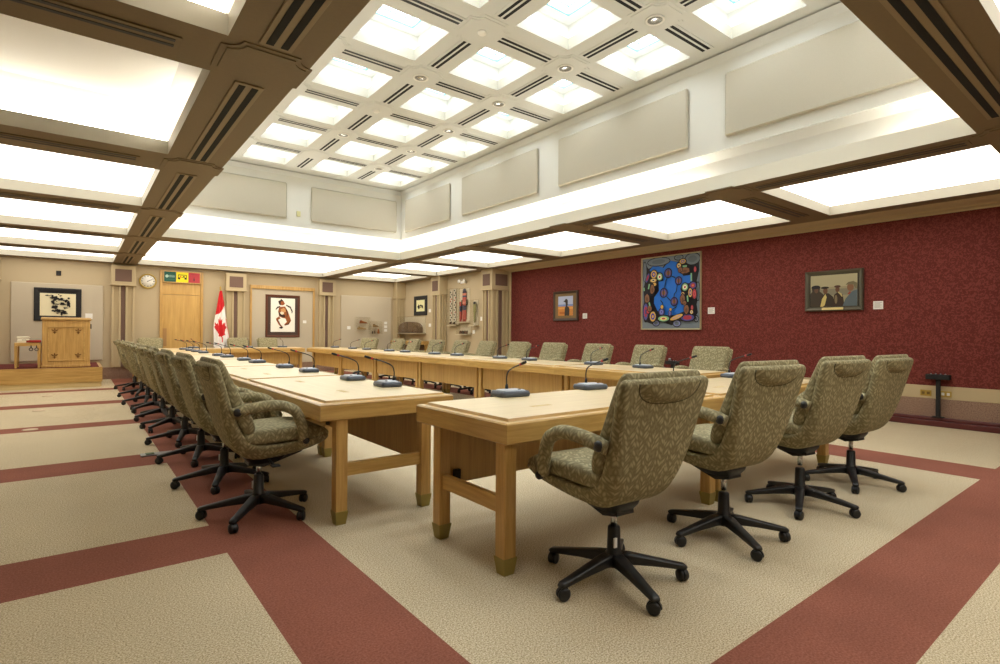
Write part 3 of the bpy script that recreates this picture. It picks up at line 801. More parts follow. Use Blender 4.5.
# tan wall beyond the red wall: local frame with front towards -x
RZ = -PI/2
def ty(y): return y*.974
def tz(z): return 1.18+(z-1.18)*.974
def onwall(name, label, cat, y, z, x=XT, group=None): return thing(name, label, cat, (x, y, z), RZ, group)
S = [((226, 220, 170), U), (ink, blob(.30, .42, .16, 11, .35, .8, 1.2, 3)), (ink, blob(.55, .52, .12, 11, .3, 1.3, .6, 4)), (ink, blob(.72, .40, .09, 10, .3, 1, 1.4, 5)), ((150, 130, 70), blob(.50, .36, .08, 9, .3, 1.2, .7, 6)), (ink, blob(.82, .28, .05, 8, .3, 1, 1, 7))]
picture('framed_print', 'small black framed print on tan wall above the brown arched box', (XT, 15.03, 1.735), RZ, .82, .62, .11, paint((36, 36, 38)), S, .52, .36, paint((40, 40, 42)), .03)
def wcard(y, z, label, w=.13, h=.10, x=XT):
    t = onwall('wall_mounted_label', label, 'label', y, z, x); me = B(); box(me, -w/2, -.008, -h/2, w/2, 0, h/2, .002); obj('card', me, M['paper'], t)
wcard(ty(14.85), tz(1.89), 'small white label beside the small black framed print')
wcard(ty(14.84), tz(1.43), 'small white label beside the brown arched box case')
wcard(ty(12.05), tz(1.585), 'tall white label by the narrow case nearest the column', .12, .11)
wcard(ty(12.43), tz(1.22), 'tall white label by the low case of carvings', .11, .1)
def wcase(label, y0, y1, z0, z1, d=.16, shelf=None):
    t = onwall('wall_mounted_case', label, 'case', (y0+y1)/2, z0); w = abs(y1-y0); h = z1-z0
    bm = B(); shell(bm, -w/2, -d, 0, w/2, 0, h); obj('acrylic_cover', bm, M['acrylic'], t)
    bm = B(); box(bm, -w/2-.01, -d-.01, -.02, w/2+.01, 0, -.0005, .003); obj('base_ledge', bm, paint((196, 184, 156)), t)
    bm = B(); box(bm, -w/2+.007, -.012, .008, w/2-.007, -.001, h-.008); obj('backing', bm, paint((204, 192, 168)), t)
    return t
wcase('acrylic case over the brown arched box by the far corner', ty(16.5), ty(15.09), tz(1.17), tz(1.72), .3)
t = onwall('arched_box', 'brown arched bark box inside acrylic case by the far corner', 'box', ty(15.82), tz(1.185), XT-.02)
ap = [(-.58, 0), (.58, 0), (.58, .16)]+[(.58*math.cos(a), .16+.19*math.sin(a)) for a in [i*PI/12 for i in range(1, 12)]]+[(-.58, .16)]
bm = B(); prism(bm, ap, -.26, -.02, axis='y'); obj('box_body', bm, plain('brown bark', (104, 82, 58), .8, noise=.2, nscale=25), t)
bm = B(); box(bm, -.02, -.268, 0, .02, -.26, .34); box(bm, -.58, -.268, .0, .58, -.26, .03); obj('binding', bm, paint((80, 62, 42)), t)
wcase('tall acrylic case with two long beaded strips on tan wall', ty(13.68), ty(13.18), tz(1.42), tz(2.50), .12)
for k, dy in enumerate((.12, -.08)):
    L = 1.0 if k else .95
    t = onwall('beaded_strip', 'long black white and red beaded strip in tall case, %s one' % ('far' if k == 0 else 'near'), 'beadwork', ty(13.43)+dy, tz(1.46), XT-.03)
    bm = B(); box(bm, -.06, -.012, 0, .06, 0, L, .004); obj('backing_cloth', bm, paint((206, 198, 180)), t)
    bm = B()
    for i in range(14):
        z = .02+i*L/14.3; q = -1 if i % 2 else 1
        prism(bm, [(q*.002, z), (q*.048, z+.012), (q*.056, z+.04), (q*.022, z+.052), (q*.0, z+.03)], -.017, -.012, mi=(1 if 8 < i < 11 or i == 4 else 0), axis='y')
    obj('bead_pattern', bm, [paint((40, 36, 36)), paint((150, 40, 36))], t)
    bm = B(); lathe(bm, [(.03, -.01), (.035, .02), (.02, .05), (.001, .06)], 10, c=(0, -.03, 0)); obj('tassel', bm, paint((70, 40, 30)), t)
wcase('tall acrylic case with red and blue woven garment on tan wall', ty(13.15), ty(12.62), tz(1.50), tz(2.48), .14)
def sash(label, dy, z0, L, w, bands):
    t = onwall('woven_sash', label, 'textile', ty(12.88)+dy, z0, XT-.03)
    bm = B(); z = 0
    for h, k in bands:
        box(bm, -w/2, -.03, z*L, w/2, 0, (z+h)*L, .004, k); z += h
    for i in range(6): box(bm, -w/2+w*i/6, -.024, -.06, -w/2+w*(i+.6)/6, -.01, 0, 0, 0)
    obj('cloth', bm, [paint((168, 74, 66)), paint((56, 62, 88)), paint((196, 120, 100))], t)
    return t
sash('long red and blue woven hanging with rounded head in tall case', -.04, tz(1.58), .78, .17, [(.33, 0), (.17, 1), (.06, 0), (.08, 2), (.16, 0), (.06, 1), (.08, 2), (.06, 1)])
sash('short red and blue woven strip beside the long hanging', .15, tz(1.58), .50, .09, [(.45, 0), (.30, 1), (.25, 0)])
t = onwall('figure_hood', 'dark rounded hood above the red woven hanging in tall case', 'textile', ty(12.88)-.04, tz(1.58)+.782, XT-.05)
bm = B(); lathe(bm, [(.075, .0), (.078, .03), (.06, .06), (.03, .078), (.001, .084)], 14)
for v_ in bm.verts: v_.co.y *= .4
obj('hood', bm, paint((74, 78, 96)), t)
for s in (-1, 1):
    t = onwall('mitten', 'dark mitten hanging beside the red woven hanging, %s side' % ('far' if s < 0 else 'near'), 'mitten', ty(12.88)-.04+s*-.115, tz(1.98), XT-.03)
    bm = B(); loft(bm, [[(w*math.cos(a), -.02+.02*math.sin(a), z) for a in [2*PI*i/10 for i in range(10)]] for z, w in ((0, .01), (.03, .03), (.09, .034), (.14, .026), (.16, .02))]); obj('palm', bm, paint((60, 50, 46)), t)
wcase('narrow acrylic case with green pouch beside the column', ty(12.44), ty(12.18), tz(1.41), tz(2.12), .12)
t = onwall('pouch', 'narrow olive green pouch with dark neck in the narrow acrylic case', 'pouch', ty(12.31), tz(1.48), XT-.04)
bm = B(); loft(bm, [[(w*math.cos(a), -.02+.02*math.sin(a), z) for a in [2*PI*i/12 for i in range(12)]] for z, w in ((0, .02), (.05, .04), (.25, .045), (.28, .07), (.45, .075), (.50, .06))]); obj('pouch_body', bm, paint((140, 136, 84)), t)
bm = B(); loft(bm, [[(w*math.cos(a), -.02+.022*math.sin(a), z) for a in [2*PI*i/12 for i in range(12)]] for z, w in ((.50, .062), (.56, .05), (.57, .02))]); obj('neck', bm, paint((44, 42, 40)), t)
wcase('low acrylic case with a row of small carvings under tall cases', ty(13.1), ty(12.56), tz(1.15), tz(1.45), .16)
for k in range(5):
    t = onwall('carving', 'small brown animal carving in the low case, %s from the far end' % ORD[k], 'carving', ty(13.0)-k*.084, tz(1.16), XT-.08, 'carvings in the low case')
    bm = B(); loft(bm, [[(x, w*math.cos(a), z+w*math.sin(a)) for a in [2*PI*i/8 for i in range(8)]] for x, z, w in ((-.045, .05, .008), (-.03, .055, .022), (.01, .055, .026), (.03, .075, .018), (.05, .085, .014), (.058, .085, .004))])
    for a, b in ((-.025, -.012), (-.025, .012), (.015, -.012), (.015, .012)): tube(bm, [(a, b, .045), (a, b, .001)], .007, 6)
    for v_ in bm.verts: v_.co.x *= .72
    obj('carved_body', bm, paint(((110, 66, 46), (90, 58, 44), (70, 56, 48))[k % 3]), t)
t = onwall('emergency_spotlight', 'white twin head lamp on tan wall above the tall cases', 'light', ty(12.94), tz(2.66))
bm = B(); box(bm, -.12, -.05, -.035, .12, 0, .035, .008); obj('housing', bm, M['white'], t)
for s in (-1, 1):
    bm = B(); lathe(bm, [(.02, .0), (.05, -.05), (.05, -.07), (.001, -.06)], 16, axis='y', c=(s*.13, -.03, .03)); obj('lamp_head', bm, M['white'], t)
t = thing('console_table', 'long oak console table against tan wall near far corner', 'table', (8.25, 15.2, 0), PI/2)
bm = B(); box(bm, -.75, -.28, .82, .75, .28, .93, .008); obj('table_top', bm, M['oak'], t)
for sx in (-1, 1):
    for sy in (-1, 1):
        bm = B(); box(bm, sx*.68-.04, sy*.22-.04, 0, sx*.68+.04, sy*.22+.04, .82, .004); obj('leg', bm, M['oak_v'], t)
bm = B(); box(bm, -.64, -.26, .12, .64, .2, .82); obj('inner_cabinet', bm, paint((90, 66, 44)), t)

# ------------------------------------------------------------------ red wall pictures
def ry(y): return y*XR/8.796
def rz_(z): return 1.18+(z-1.18)*XR/8.796
bl, blk, gr = (30, 104, 200), (32, 30, 38), (112, 124, 134)
def pc(x, y):
    u = (x-55)/438; yt = 105-60*u; yb = 628-6*u; return (u, (yb-y)/(yb-yt))
def trace(*p): return [pc(*q) for q in p]
S = [(gr, U), (blk, trace((60, 120), (105, 175), (150, 150), (215, 165), (262, 108), (330, 118), (380, 100), (420, 120), (485, 110), (487, 180), (470, 260), (485, 340), (470, 440), (480, 500), (455, 545), (400, 570), (340, 565), (290, 600), (200, 570), (150, 600), (80, 570), (62, 540), (70, 440), (62, 330), (85, 240))),
     (bl, trace((112, 185), (150, 145), (225, 165), (270, 108), (330, 122), (340, 175), (375, 225), (430, 215), (440, 275), (375, 285), (352, 320), (368, 385), (385, 440), (385, 490), (320, 520), (270, 525), (215, 515), (178, 490), (150, 435), (152, 390), (190, 340), (185, 270), (222, 262), (215, 212), (165, 192), (135, 205)))]
rn = random.Random(5)
for x, y, rx, ry_, c in ((185, 120, .20, .055, gr), (440, 95, .12, .075, gr), (340, 85, .07, .03, gr), (75, 200, .03, .14, gr), (480, 340, .025, .12, gr), (170, 585, .055, .035, (120, 128, 176)), (330, 585, .06, .04, (120, 128, 176)), (470, 548, .03, .035, (150, 156, 170))):
    cx, cy = pc(x, y); S += [(blk, ell(cx, cy, rx+.012, ry_+.012)), (c, ell(cx, cy, rx, ry_)), ((98, 108, 118), ell(cx, cy, rx*.6, ry_*.6))]
def eye(cx, cy, r, ring, mid, dot, sx=1, sy=1, rot=0): return [(blk, ell(cx, cy, r*1.3*sx, r*1.3*sy, rot=rot)), (ring, ell(cx, cy, r*sx, r*sy, rot=rot)), (mid, ell(cx, cy, r*.65*sx, r*.65*sy, rot=rot)), (dot, ell(cx, cy, r*.32*sx, r*.32*sy, rot=rot))]
yel, rd, grn, pur, tan_ = (206, 166, 84), (160, 52, 66), (120, 170, 130), (78, 74, 140), (128, 88, 62)
def E_(x, y, *r): S.extend(eye(*pc(x, y), *r))
for x, y, r in ((263, 205, .055), (342, 262, .048), (230, 355, .055), (311, 420, .05)):
    E_(x, y, r, pur, tan_, tan_); cx, cy = pc(x, y); S.append((blk, rect(cx-.006, cy-r*.9, cx+.006, cy+r*.9)))
for p in (((262, 232), (245, 265), (240, 300), (232, 330)), ((285, 225), (310, 235), (325, 245)), ((335, 290), (328, 340), (312, 365), (310, 395)), ((248, 378), (275, 405), (290, 415)), ((205, 410), (222, 430), (228, 455)), ((295, 480), (325, 462), (330, 455))): S.append(((20, 44, 60), strip(trace(*p), .009)))
for a in ((152, 217, .055, yel, (60, 60, 150), yel), (200, 235, .05, grn, (226, 220, 190), rd), (150, 262, .045, yel, (200, 190, 150), blk, 1.3, .6), (103, 245, .05, pur, rd, rd, .5, 1.4, -.4),
          (375, 115, .04, yel, (90, 90, 150), yel, 1.3, .8), (348, 148, .035, yel, (190, 180, 150), blk), (393, 310, .05, grn, (230, 220, 190), rd), (450, 297, .05, pur, rd, (200, 110, 70), 1.1, .9), (432, 352, .045, yel, (80, 80, 150), yel, .7, 1.3), (462, 360, .04, rd, (190, 80, 80), rd, .8, 1.6),
          (466, 175, .03, rd, (190, 80, 80), rd, .7, 1.3), (93, 500, .075, pur, rd, (70, 60, 130), .6, 1.6), (112, 498, .03, rd, (190, 60, 60), rd), (415, 540, .09, pur, rd, (150, 50, 70), 1.2, .5), (152, 535, .055, yel, (60, 60, 150), yel, 1, 1.3), (237, 550, .07, grn, (220, 200, 130), rd, 1.4, .55), (335, 538, .07, yel, (180, 150, 150), yel, 1.6, .4, .3),
          (222, 500, .045, pur, (120, 120, 190), pur), (226, 462, .025, yel, (220, 180, 60), rd), (287, 508, .03, pur, (100, 100, 170), pur, .8, 1.3), (292, 480, .018, yel, (220, 180, 60), rd), (450, 465, .025, rd, (190, 90, 90), rd, .8, 1.3), (447, 498, .025, yel, (190, 190, 180), blk), (168, 292, .03, yel, (214, 160, 70), yel, 1.1, .8), (384, 365, .03, yel, (214, 160, 70), yel, .9, 1)): E_(*a)
for x, y, r, sx, sy, sd in ((398, 185, .05, 1.6, .8, 1), (365, 180, .035, 1, 1, 7), (152, 330, .042, .9, 1.6, 2), (110, 400, .05, .9, 1.2, 4), (385, 400, .042, .9, 1.5, 3), (412, 480, .042, .9, 1.4, 5), (132, 475, .04, .9, 1.1, 6), (400, 430, .03, 1, 1, 8)):
    cx, cy = pc(x, y); S += [(blk, blob(cx, cy, r*1.25, 12, .1, sx, sy, sd)), (tan_, blob(cx, cy, r, 12, .15, sx, sy, sd)), ((104, 68, 48), blob(cx, cy-.01, r*.5, 9, .2, sx, sy, sd))]
for p in (((130, 290), (122, 330)), ((128, 430), (135, 455)), ((447, 205), (447, 265)), ((420, 375), (424, 420)), ((385, 155), (415, 152)), ((86, 320), (88, 345))): S.append((grn, strip(trace(*p), .012)))
picture('painting', 'large square painting with blue centre and dark bordered ovals on red wall', (XR, ry(6.015), rz_(1.272)), RZ, ry(1.292), 1.43, .022, paint((186, 172, 136)), S, ry(1.25), 1.39, None, .05)
sk, hr = (176, 186, 214), (196, 128, 60)
S = [(sk, U), ((120, 140, 190), rect(0, .48, 1, .58)), (hr, rect(0, 0, 1, .48)), ((214, 156, 80), rect(0, .34, 1, .44)), ((170, 100, 40), rect(.1, .08, .5, .2)),
     ((58, 48, 42), [(.44, 0), (.46, .40), (.52, .47), (.52, .58), (.48, .70), (.38, .72), (.36, .75), (.47, .79), (.50, .86), (.60, .86), (.66, .76), (.66, .56), (.62, .48), (.74, .42), (.78, .3), (.76, 0)])]
picture('painting', 'small wooden framed painting of a capped figure against orange field', (XR, ry(8.775), rz_(1.48)), RZ, ry(.785), .69, .06, plain('dark walnut', (64, 46, 34), .5), S, .48, .45, paint((122, 98, 62)), .05)
S = [((150, 142, 112), U), ((168, 160, 128), rect(0, .62, 1, 1)), ((128, 124, 104), rect(0, .35, 1, .55)),
     ((62, 52, 42), [(0, 0), (0, .42), (.04, .50), (.02, .62), (.12, .68), (.22, .62), (.20, .50), (.28, .40), (.30, .30), (.36, .44), (.40, .34), (.46, 0)]), ((98, 70, 54), ell(.13, .53, .045, .09)), ((34, 34, 40), ell(.12, .63, .10, .06)),
     ((56, 46, 36), [(.24, 0), (.26, .34), (.32, .42), (.40, .42), (.50, .30), (.52, 0)]), ((104, 72, 52), ell(.33, .50, .05, .10)), ((44, 36, 30), ell(.32, .60, .09, .04)), ((196, 178, 110), [(.22, .0), (.26, .25), (.33, .40), (.36, .30), (.32, .05), (.28, 0)]),
     ((58, 44, 34), [(.48, 0), (.52, .36), (.60, .46), (.70, .36), (.74, 0)]), ((100, 68, 50), ell(.59, .53, .045, .09)), ((80, 56, 42), ell(.59, .62, .07, .04)), ((186, 170, 112), strip([(.60, .45), (.66, .38), (.69, .30)], .022)), ((120, 104, 76), ell(.56, .22, .03, .14)),
     ((86, 98, 104), [(.70, 0), (.76, .22), (.86, .40), (.92, .46), (1, .50), (1, 0)]), ((128, 92, 66), ell(.86, .58, .07, .12)), ((112, 104, 78), [(.76, .66), (.82, .74), (.92, .76), (1, .70), (1, .52), (.95, .55), (.92, .66)]), ((150, 70, 56), strip([(.82, .36), (.86, .44)], .02))]
t = picture('painting', 'grey framed painting of four people in caps on red wall', (XR, ry(3.222), rz_(1.545)), RZ, ry(.775), .61, .062, plain('pewter frame', (92, 88, 74), .4, .4), S, .635, .475, paint((50, 46, 40)), .06)
bm = B(); box(bm, -.145, -.063, .014, .145, -.05, .05, .002); obj('name_plate', bm, plain('brass plate', (216, 200, 140), .35, .4), t)
for y, z, w, lb in ((5.18, 1.607, .13, 'large blue painting'), (8.19, 1.578, .13, 'small wooden framed painting'), (2.662, 1.61, .12, 'grey framed painting of four people')):
    t = thing('wall_mounted_label', 'small white label on red wall beside the %s' % lb, 'label', (XR, ry(y), rz_(z)), RZ)
    bm = B(); box(bm, -w/2, -.008, -.057, w/2, 0, .057, .002); obj('card', bm, M['paper'], t)
    bm = B()
    for i in range(5): flat(bm, rect(-w/2+.015, .03-i*.016, w/2-.015-(.02 if i % 2 else 0), .036-i*.016), -.0088)
    obj('print', bm, paint((150, 148, 144)), t)
for y, lb, two in ((2.15, 'nearer the chairs', 0), (1.94, 'behind the black stand', 1)):
    t = thing('power_outlet', 'brass outlet plate on the rail under the red wall, %s' % lb, 'outlet', (XR-.012, y, .425), RZ)
    bm = B(); box(bm, -.06, -.012, -.038, .06, 0, .038, .004); obj('plate', bm, M['gold'], t)
    for s in (-1, 1):
        bm = B(); box(bm, s*.028-.016, -.016, -.018, s*.028+.016, -.011, .018, .003); obj('socket', bm, M['paper'] if two else paint((120, 96, 50)), t)
def stand(y, label, knobs=4):
    t = thing('floor_stand', label, 'stand', (XR-.055, y, .115), RZ)
    bm = B(); box(bm, -.06, -.045, 0, .06, .045, .012, .003); obj('foot', bm, M['black2'], t)
    bm = B(); box(bm, -.022, -.02, .012, .022, .02, .50, .003); obj('post', bm, M['black2'], t)
    bm = B(); box(bm, -.125, -.055, .50, .125, .045, .565, .006); obj('top_box', bm, M['black2'], t)
    for k in range(knobs):
        bm = B(); lathe(bm, [(.009, 0), (.009, .012), (.001, .014)], 10, c=(-.075+k*.05, -.005, .564)); obj('knob', bm, M['steel'], t)
stand(2.01, 'black tee-shaped floor stand with knobs against red wall beside outlets')
stand(6.02, 'black tee-shaped floor stand behind far chairs under the large blue painting')
bm = B(); lathe(bm, [(.022, 0), (.026, .03), (.02, .05), (.001, .052)], 14, c=(XR-.055, 6.08, .115+.565)); tag(obj('microphone_puck', bm, M['steel']), 'small silver puck on the black stand under the blue painting', 'puck')
panel('wall_mounted_plate', 'small black four-way plate high on the far wall above the ink print', -.415, YB-.02, 2.47, -.325, YB-.002, 2.58, M['black2'], 'plate', bev=.004)

# floor outlets and covers
for k, (x, y, lb) in enumerate(((-.442, 8.456, 'nearest of three'), (-.448, 10.405, 'middle of three'), (-.427, 12.632, 'farthest of three'))):
    bm = B(); lathe(bm, [(.075, 0.001), (.075, .006), (.06, .009), (.001, .009)], 20, c=(x, y, 0)); tag(obj('floor_outlet', bm, paint((190, 168, 140))), 'round tan floor outlet cover toward platform, %s' % lb, 'outlet')
t = thing('floor_box', 'open metal floor box on carpet by the casters of the left chair row', 'outlet', (.60, 6.09, 0))
bm = B(); box(bm, -.13, -.06, .001, .13, .06, .012, .003); obj('lid', bm, M['steel'], t)
bm = B(); box(bm, -.09, -.03, .012, -.02, .03, .02, .002); obj('socket_cover', bm, paint((90, 110, 80)), t)

# ------------------------------------------------------------------ tables
def table_proto(L, D, name, label, group, loc, rz, y0=.078):
    """local: x along length (0..L), y depth 0..D, sitters at y=0 side, modesty panel towards y=D"""
    t = thing(name, label, 'table', loc, rz, group)
    rings = []
    for ins, z in ((.006, .646), (0, .652), (0, .742), (.006, .75), (.034, .7525), (.038, .748), (.044, .749), (.050, .764), (.056, .765)):
        rings.append([(ins, ins, z), (L-ins, ins, z), (L-ins, D-ins, z), (ins, D-ins, z)])
    bm = B(); loft(bm, rings)
    for f in bm.faces: f.smooth = False
    bm.normal_update()
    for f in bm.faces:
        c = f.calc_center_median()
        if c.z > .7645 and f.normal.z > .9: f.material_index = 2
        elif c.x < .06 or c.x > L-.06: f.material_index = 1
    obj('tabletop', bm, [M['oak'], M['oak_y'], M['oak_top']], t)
    lw = .037
    for x in (.058, L-.058):
        for y in (y0, D-.20):
            bm = B(); box(bm, x-lw, y-lw, .07, x+lw, y+lw, .646, .004); lg = obj('leg', bm, M['oak_v'], t)
            bm = B(); loft(bm, [[(x+a*w, y+b*w, z) for a, b in ((-1, -1), (1, -1), (1, 1), (-1, 1))] for z, w in ((0, .030), (.080, .041), (.084, .041))])
            for f in bm.faces: f.smooth = False
            obj('ferrule', bm, M['brass'], lg)
        bm = B(); box(bm, x-.018, y0+.03, .29, x+.018, D-.23, .37, .003); obj('stretcher', bm, M['oak_y'], t)
    bm = B(); box(bm, .11, D-.20-.012, .30, L-.11, D-.20+.012, .646); obj('modesty_panel', bm, M['oak_panel'], t)
    bm = B(); box(bm, .125, D-.20-.04, .315, .165, D-.212, .385, .003); obj('cable_box', bm, M['black2'], t)
    bm = B()
    for cx in (L*.26, L*.74): box(bm, cx-.075, D*.36-.02, .764, cx+.075, D*.36+.02, .7657)
    obj('cable_lid', bm, paint((206, 182, 130)), t)
    return t
GT = 'oak conference tables in a hollow square'
LT = 1.935
near = table_proto(1.93, .87, 'conference_table', 'oak conference table at near end of room, at the chair row\'s left end', GT, (1.605, 1.99, 0), 0)
dup(near, (3.535, 1.99, 0), 0, 'oak conference table at near end of room, end toward the red wall')
# rows along y: left row sitters at -x, right row sitters at +x
side = table_proto(LT, .935, 'conference_table', 'oak conference table, first from the near end of the left row', GT, (1.135, 3.17, 0), 0, .142)
# local y=0 side must face -x, so local x -> -y world: rotate by -90 and start from far end
side.rotation_euler = (0, 0, -PI/2)
def left_loc(k): return (1.135, 3.17+LT*(k+1), 0)
side.location = left_loc(0)
for k in range(1, 6): dup(side, left_loc(k), -PI/2, 'oak conference table, %s from the near end of the left row' % ORD[k])
for k in range(6): dup(side, (5.835, 3.17+LT*k, 0), PI/2, 'oak conference table, %s from the near end of the red wall row' % ORD[k])
back = table_proto(1.93, .70, 'conference_table', 'oak conference table across the far end, nearer the flag corner of the red wall', GT, (4.86, 15.50, 0), PI)
dup(back, (2.93, 15.50, 0), PI, 'oak conference table across the far end, in front of the oak door')

# ------------------------------------------------------------------ swivel chairs (front = +y)
def make_chair(label, group):
    t = thing('swivel_armchair', label, 'chair', (0, 0, 0), 0, group)
    bm = B(); padloft(bm, [(-.312, .992, .015, .50), (-.310, .986, .032, .54), (-.301, .955, .05, .562, .0), (-.264, .82, .055, .55, .03), (-.224, .67, .062, .53, .08), (-.185, .56, .075, .515, .16), (-.135, .480, .095, .50, .28), (-.055, .438, .10, .50, .36), (.08, .438, .095, .51, .34), (.20, .457, .085, .525, .26), (.30, .484, .07, .535, .15), (.348, .503, .045, .53, .1), (.362, .511, .015, .50)], .035); obj('shell', bm, M['fabric'], t)
    bm = B(); padloft(bm, [(-.10, .555, .03, .44), (-.105, .58, .07, .47), (-.130, .64, .085, .49), (-.184, .75, .08, .50), (-.238, .88, .07, .512), (-.272, .965, .06, .515), (-.286, 1.0, .045, .50), (-.292, 1.014, .022, .475), (-.293, 1.018, .008, .455)], .03); obj('back_cushion', bm, M['fabric'], t)
    bm = B(); padloft(bm, [(-.15, .53, .03, .44), (-.13, .532, .07, .47), (-.05, .535, .088, .485), (.10, .54, .092, .49), (.22, .54, .09, .50), (.31, .532, .08, .505), (.356, .521, .055, .495), (.368, .517, .02, .475)], .035); obj('seat_cushion', bm, M['fabric'], t)
    # half-round pull pad at the top of the back
    bm = B(); N = 20; R = 6; vv = []
    def rear(z): return -.334+(.985-z)*.285
    for j in range(R+1):
        rr = j/R; row = []
        for i in range(N+1):
            a = PI+PI*i/N; x = .195*rr*math.copysign(abs(math.cos(a))**.75, math.cos(a)); z = .975-.088*rr*abs(math.sin(a))**.75
            row.append(bm.verts.new((x, rear(z)+.002-.038*math.sqrt(max(0, 1-rr**4)), z)))
        vv.append(row)
    for j in range(R):
        for i in range(N):
            f = bm.faces.new((vv[j][i], vv[j+1][i], vv[j+1][i+1], vv[j][i+1])); f.smooth = True
    bmesh.ops.remove_doubles(bm, verts=bm.verts[:], dist=1e-5)
    pad = obj('pull_pad', bm, M['fabric'], t)
    bm = B(); tube(bm, [(.198*math.copysign(abs(math.cos(q_))**.75, math.cos(q_)), rear(.975-.091*abs(math.sin(q_))**.75)-.001, .975-.091*abs(math.sin(q_))**.75) for q_ in [PI+PI*i/24 for i in range(25)]], .0035, 6); obj('seam', bm, M['seam'], pad)
    for s in (-1, 1):
        P = smoothpath([(s*.266, -.215, .70), (s*.278, -.16, .716), (s*.284, -.08, .730), (s*.286, .01, .735), (s*.286, .078, .723), (s*.285, .14, .690), (s*.283, .172, .63), (s*.28, .19, .56), (s*.274, .195, .502)], 4)
        bm = B(); tube(bm, P, .032, 12, rad=[.030]*3+[.033]*(len(P)-5)+[.031, .027]); arm = obj('armrest', bm, M['fabric'], t)
        bm = B(); lathe(bm, [(.016, -.02), (.023, -.012), (.025, .010), (.019, .020), (.001, .023)], 14, axis='x', c=(s*.286 if s > 0 else s*.286, -.19, .708))
        if s < 0:
            for v in bm.verts: v.co.x = -.286-(v.co.x+.286)
        obj('pivot_knob', bm, M['black'], arm)
        bm = B(); lathe(bm, [(.012, -.01), (.020, .0), (.021, .016), (.015, .024), (.001, .026)], 12, axis='x', c=(s*.285, .205, .500))
        if s < 0:
            for v in bm.verts: v.co.x = -.285-(v.co.x+.285)
        obj('pivot_knob', bm, M['black'], arm)
    bm = B(); loft(bm, [[(x, y, z) for x, y in rrect(w, d, .03)] for z, w, d in ((.325, .07, .10), (.345, .13, .2), (.38, .17, .25), (.41, .19, .26))])
    for v in bm.verts: v.co.y += .03
    prism(bm, [(-.075, .335), (.02, .315), (.255, .385), (.265, .43), (.2, .45), (-.06, .44)], -.055, .055, axis='x')
    tube(bm, [(.09, .03, .385), (.20, .02, .375), (.27, .02, .37)], .008, 8); box(bm, .26, 0, .362, .31, .05, .374, .004)
    obj('tilt_mechanism', bm, M['black'], t)
    bm = B(); lathe(bm, [(.042, .075), (.046, .085), (.046, .13), (.033, .145), (.030, .255), (.026, .262)], 20); obj('column_sleeve', bm, M['black'], t)
    bm = B(); lathe(bm, [(.016, .25), (.016, .36)], 14); obj('gas_lift', bm, M['chrome'], t)
    for k in range(5):
        bm = B()
        rings = []
        for r, zt, h, w in ((.02, .138, .06, .032), (.08, .132, .05, .029), (.18, .112, .038, .025), (.29, .090, .030, .021), (.338, .080, .024, .021), (.35, .072, .012, .016)):
            rings.append([(r, b, zt-h/2+c) for b, c in rrect(2*w, h, .008, 2)])
        loft(bm, rings); lg = obj('base_leg', bm, M['black'], t, rot=(0, 0, 2*PI*k/5))
        bm = B(); ca = math.radians(25+67*k)
        lathe(bm, [(.008, .05), (.008, .075)], 8, c=(.33, 0, 0))
        for s in (-1, 1):
            lathe(bm, [(.012, s*.004), (.028, s*.005), (.0285, s*.018), (.022, s*.023), (.001, s*.024)], 16, axis='y', c=(.33, 0, .0285))
        hood = [(0.033*math.cos(a), .0285+.033*math.sin(a)) for a in [i*PI/8 for i in range(-1, 9)]]
        prism(bm, [(.33+a, b) for a, b in hood], -.008, .008, axis='y')
        M4 = Matrix.Translation((.33, 0, 0)) @ Matrix.Rotation(ca, 4, 'Z') @ Matrix.Translation((-.33, 0, 0))
        bmesh.ops.transform(bm, matrix=M4, verts=bm.verts[:])
        obj('caster', bm, M['black'], lg)
    return t
R_ = math.radians
GC = 'olive swivel armchairs around the tables'
chair = make_chair('olive patterned swivel armchair in near row, first from the lectern side', GC)
def place(o, x, y, face, star, dz=0):
    o.location = (x, y, dz); o.rotation_euler = (0, 0, face)
proto_used = False
def put(x, y, face_deg, star_deg, label, lift=0):
    """face_deg: rotation of the chair; star_deg: direction of one base leg in the room"""
    global proto_used
    f = R_(face_deg); spin = R_(star_deg)-f
    if not proto_used:
        proto_used = True; chair.location = (x, y, 0); chair.rotation_euler = (0, 0, f); chair['label'] = label
        for ch in chair.children:
            if ch.name.split('.')[0] == 'base_leg': ch.rotation_euler = (0, 0, ch.rotation_euler.z+spin)
        chair['spin'] = spin; return chair
    r = dup(chair, (x, y, 0), f, label, None, spin-chair['spin'])
    if 'spin' in r: del r['spin']
    if lift:
        for ch in r.children:
            if ch.name.split('.')[0] in ('shell', 'back_cushion', 'seat_cushion', 'pull_pad', 'armrest', 'tilt_mechanism', 'gas_lift'): ch.location.z += lift
    return r
NR = ['closest to the camera', 'second from the lectern side', 'third from the lectern side', 'nearest the red wall']
c1 = put(2.03, 1.695, -4, 34.5, 'olive patterned swivel armchair in the near row, '+NR[0])
put(2.975, 1.668, -7, 23, 'olive patterned swivel armchair in the near row, '+NR[1], .025)
put(3.95, 1.656, -7, 58, 'olive patterned swivel armchair in the near row, '+NR[2], .03)
put(4.88, 1.66, -5, 60, 'olive patterned swivel armchair in the near row, '+NR[3], .02)
bm = B(); box(bm, -.03, -.034, .17, -.012, -.026, .215); obj('sticker', bm, M['sticker'], c1)
rn = random.Random(11)
LY = [3.704, 4.66, 5.64, 6.64, 7.62, 8.58, 9.50, 10.50, 11.75, 13.25]
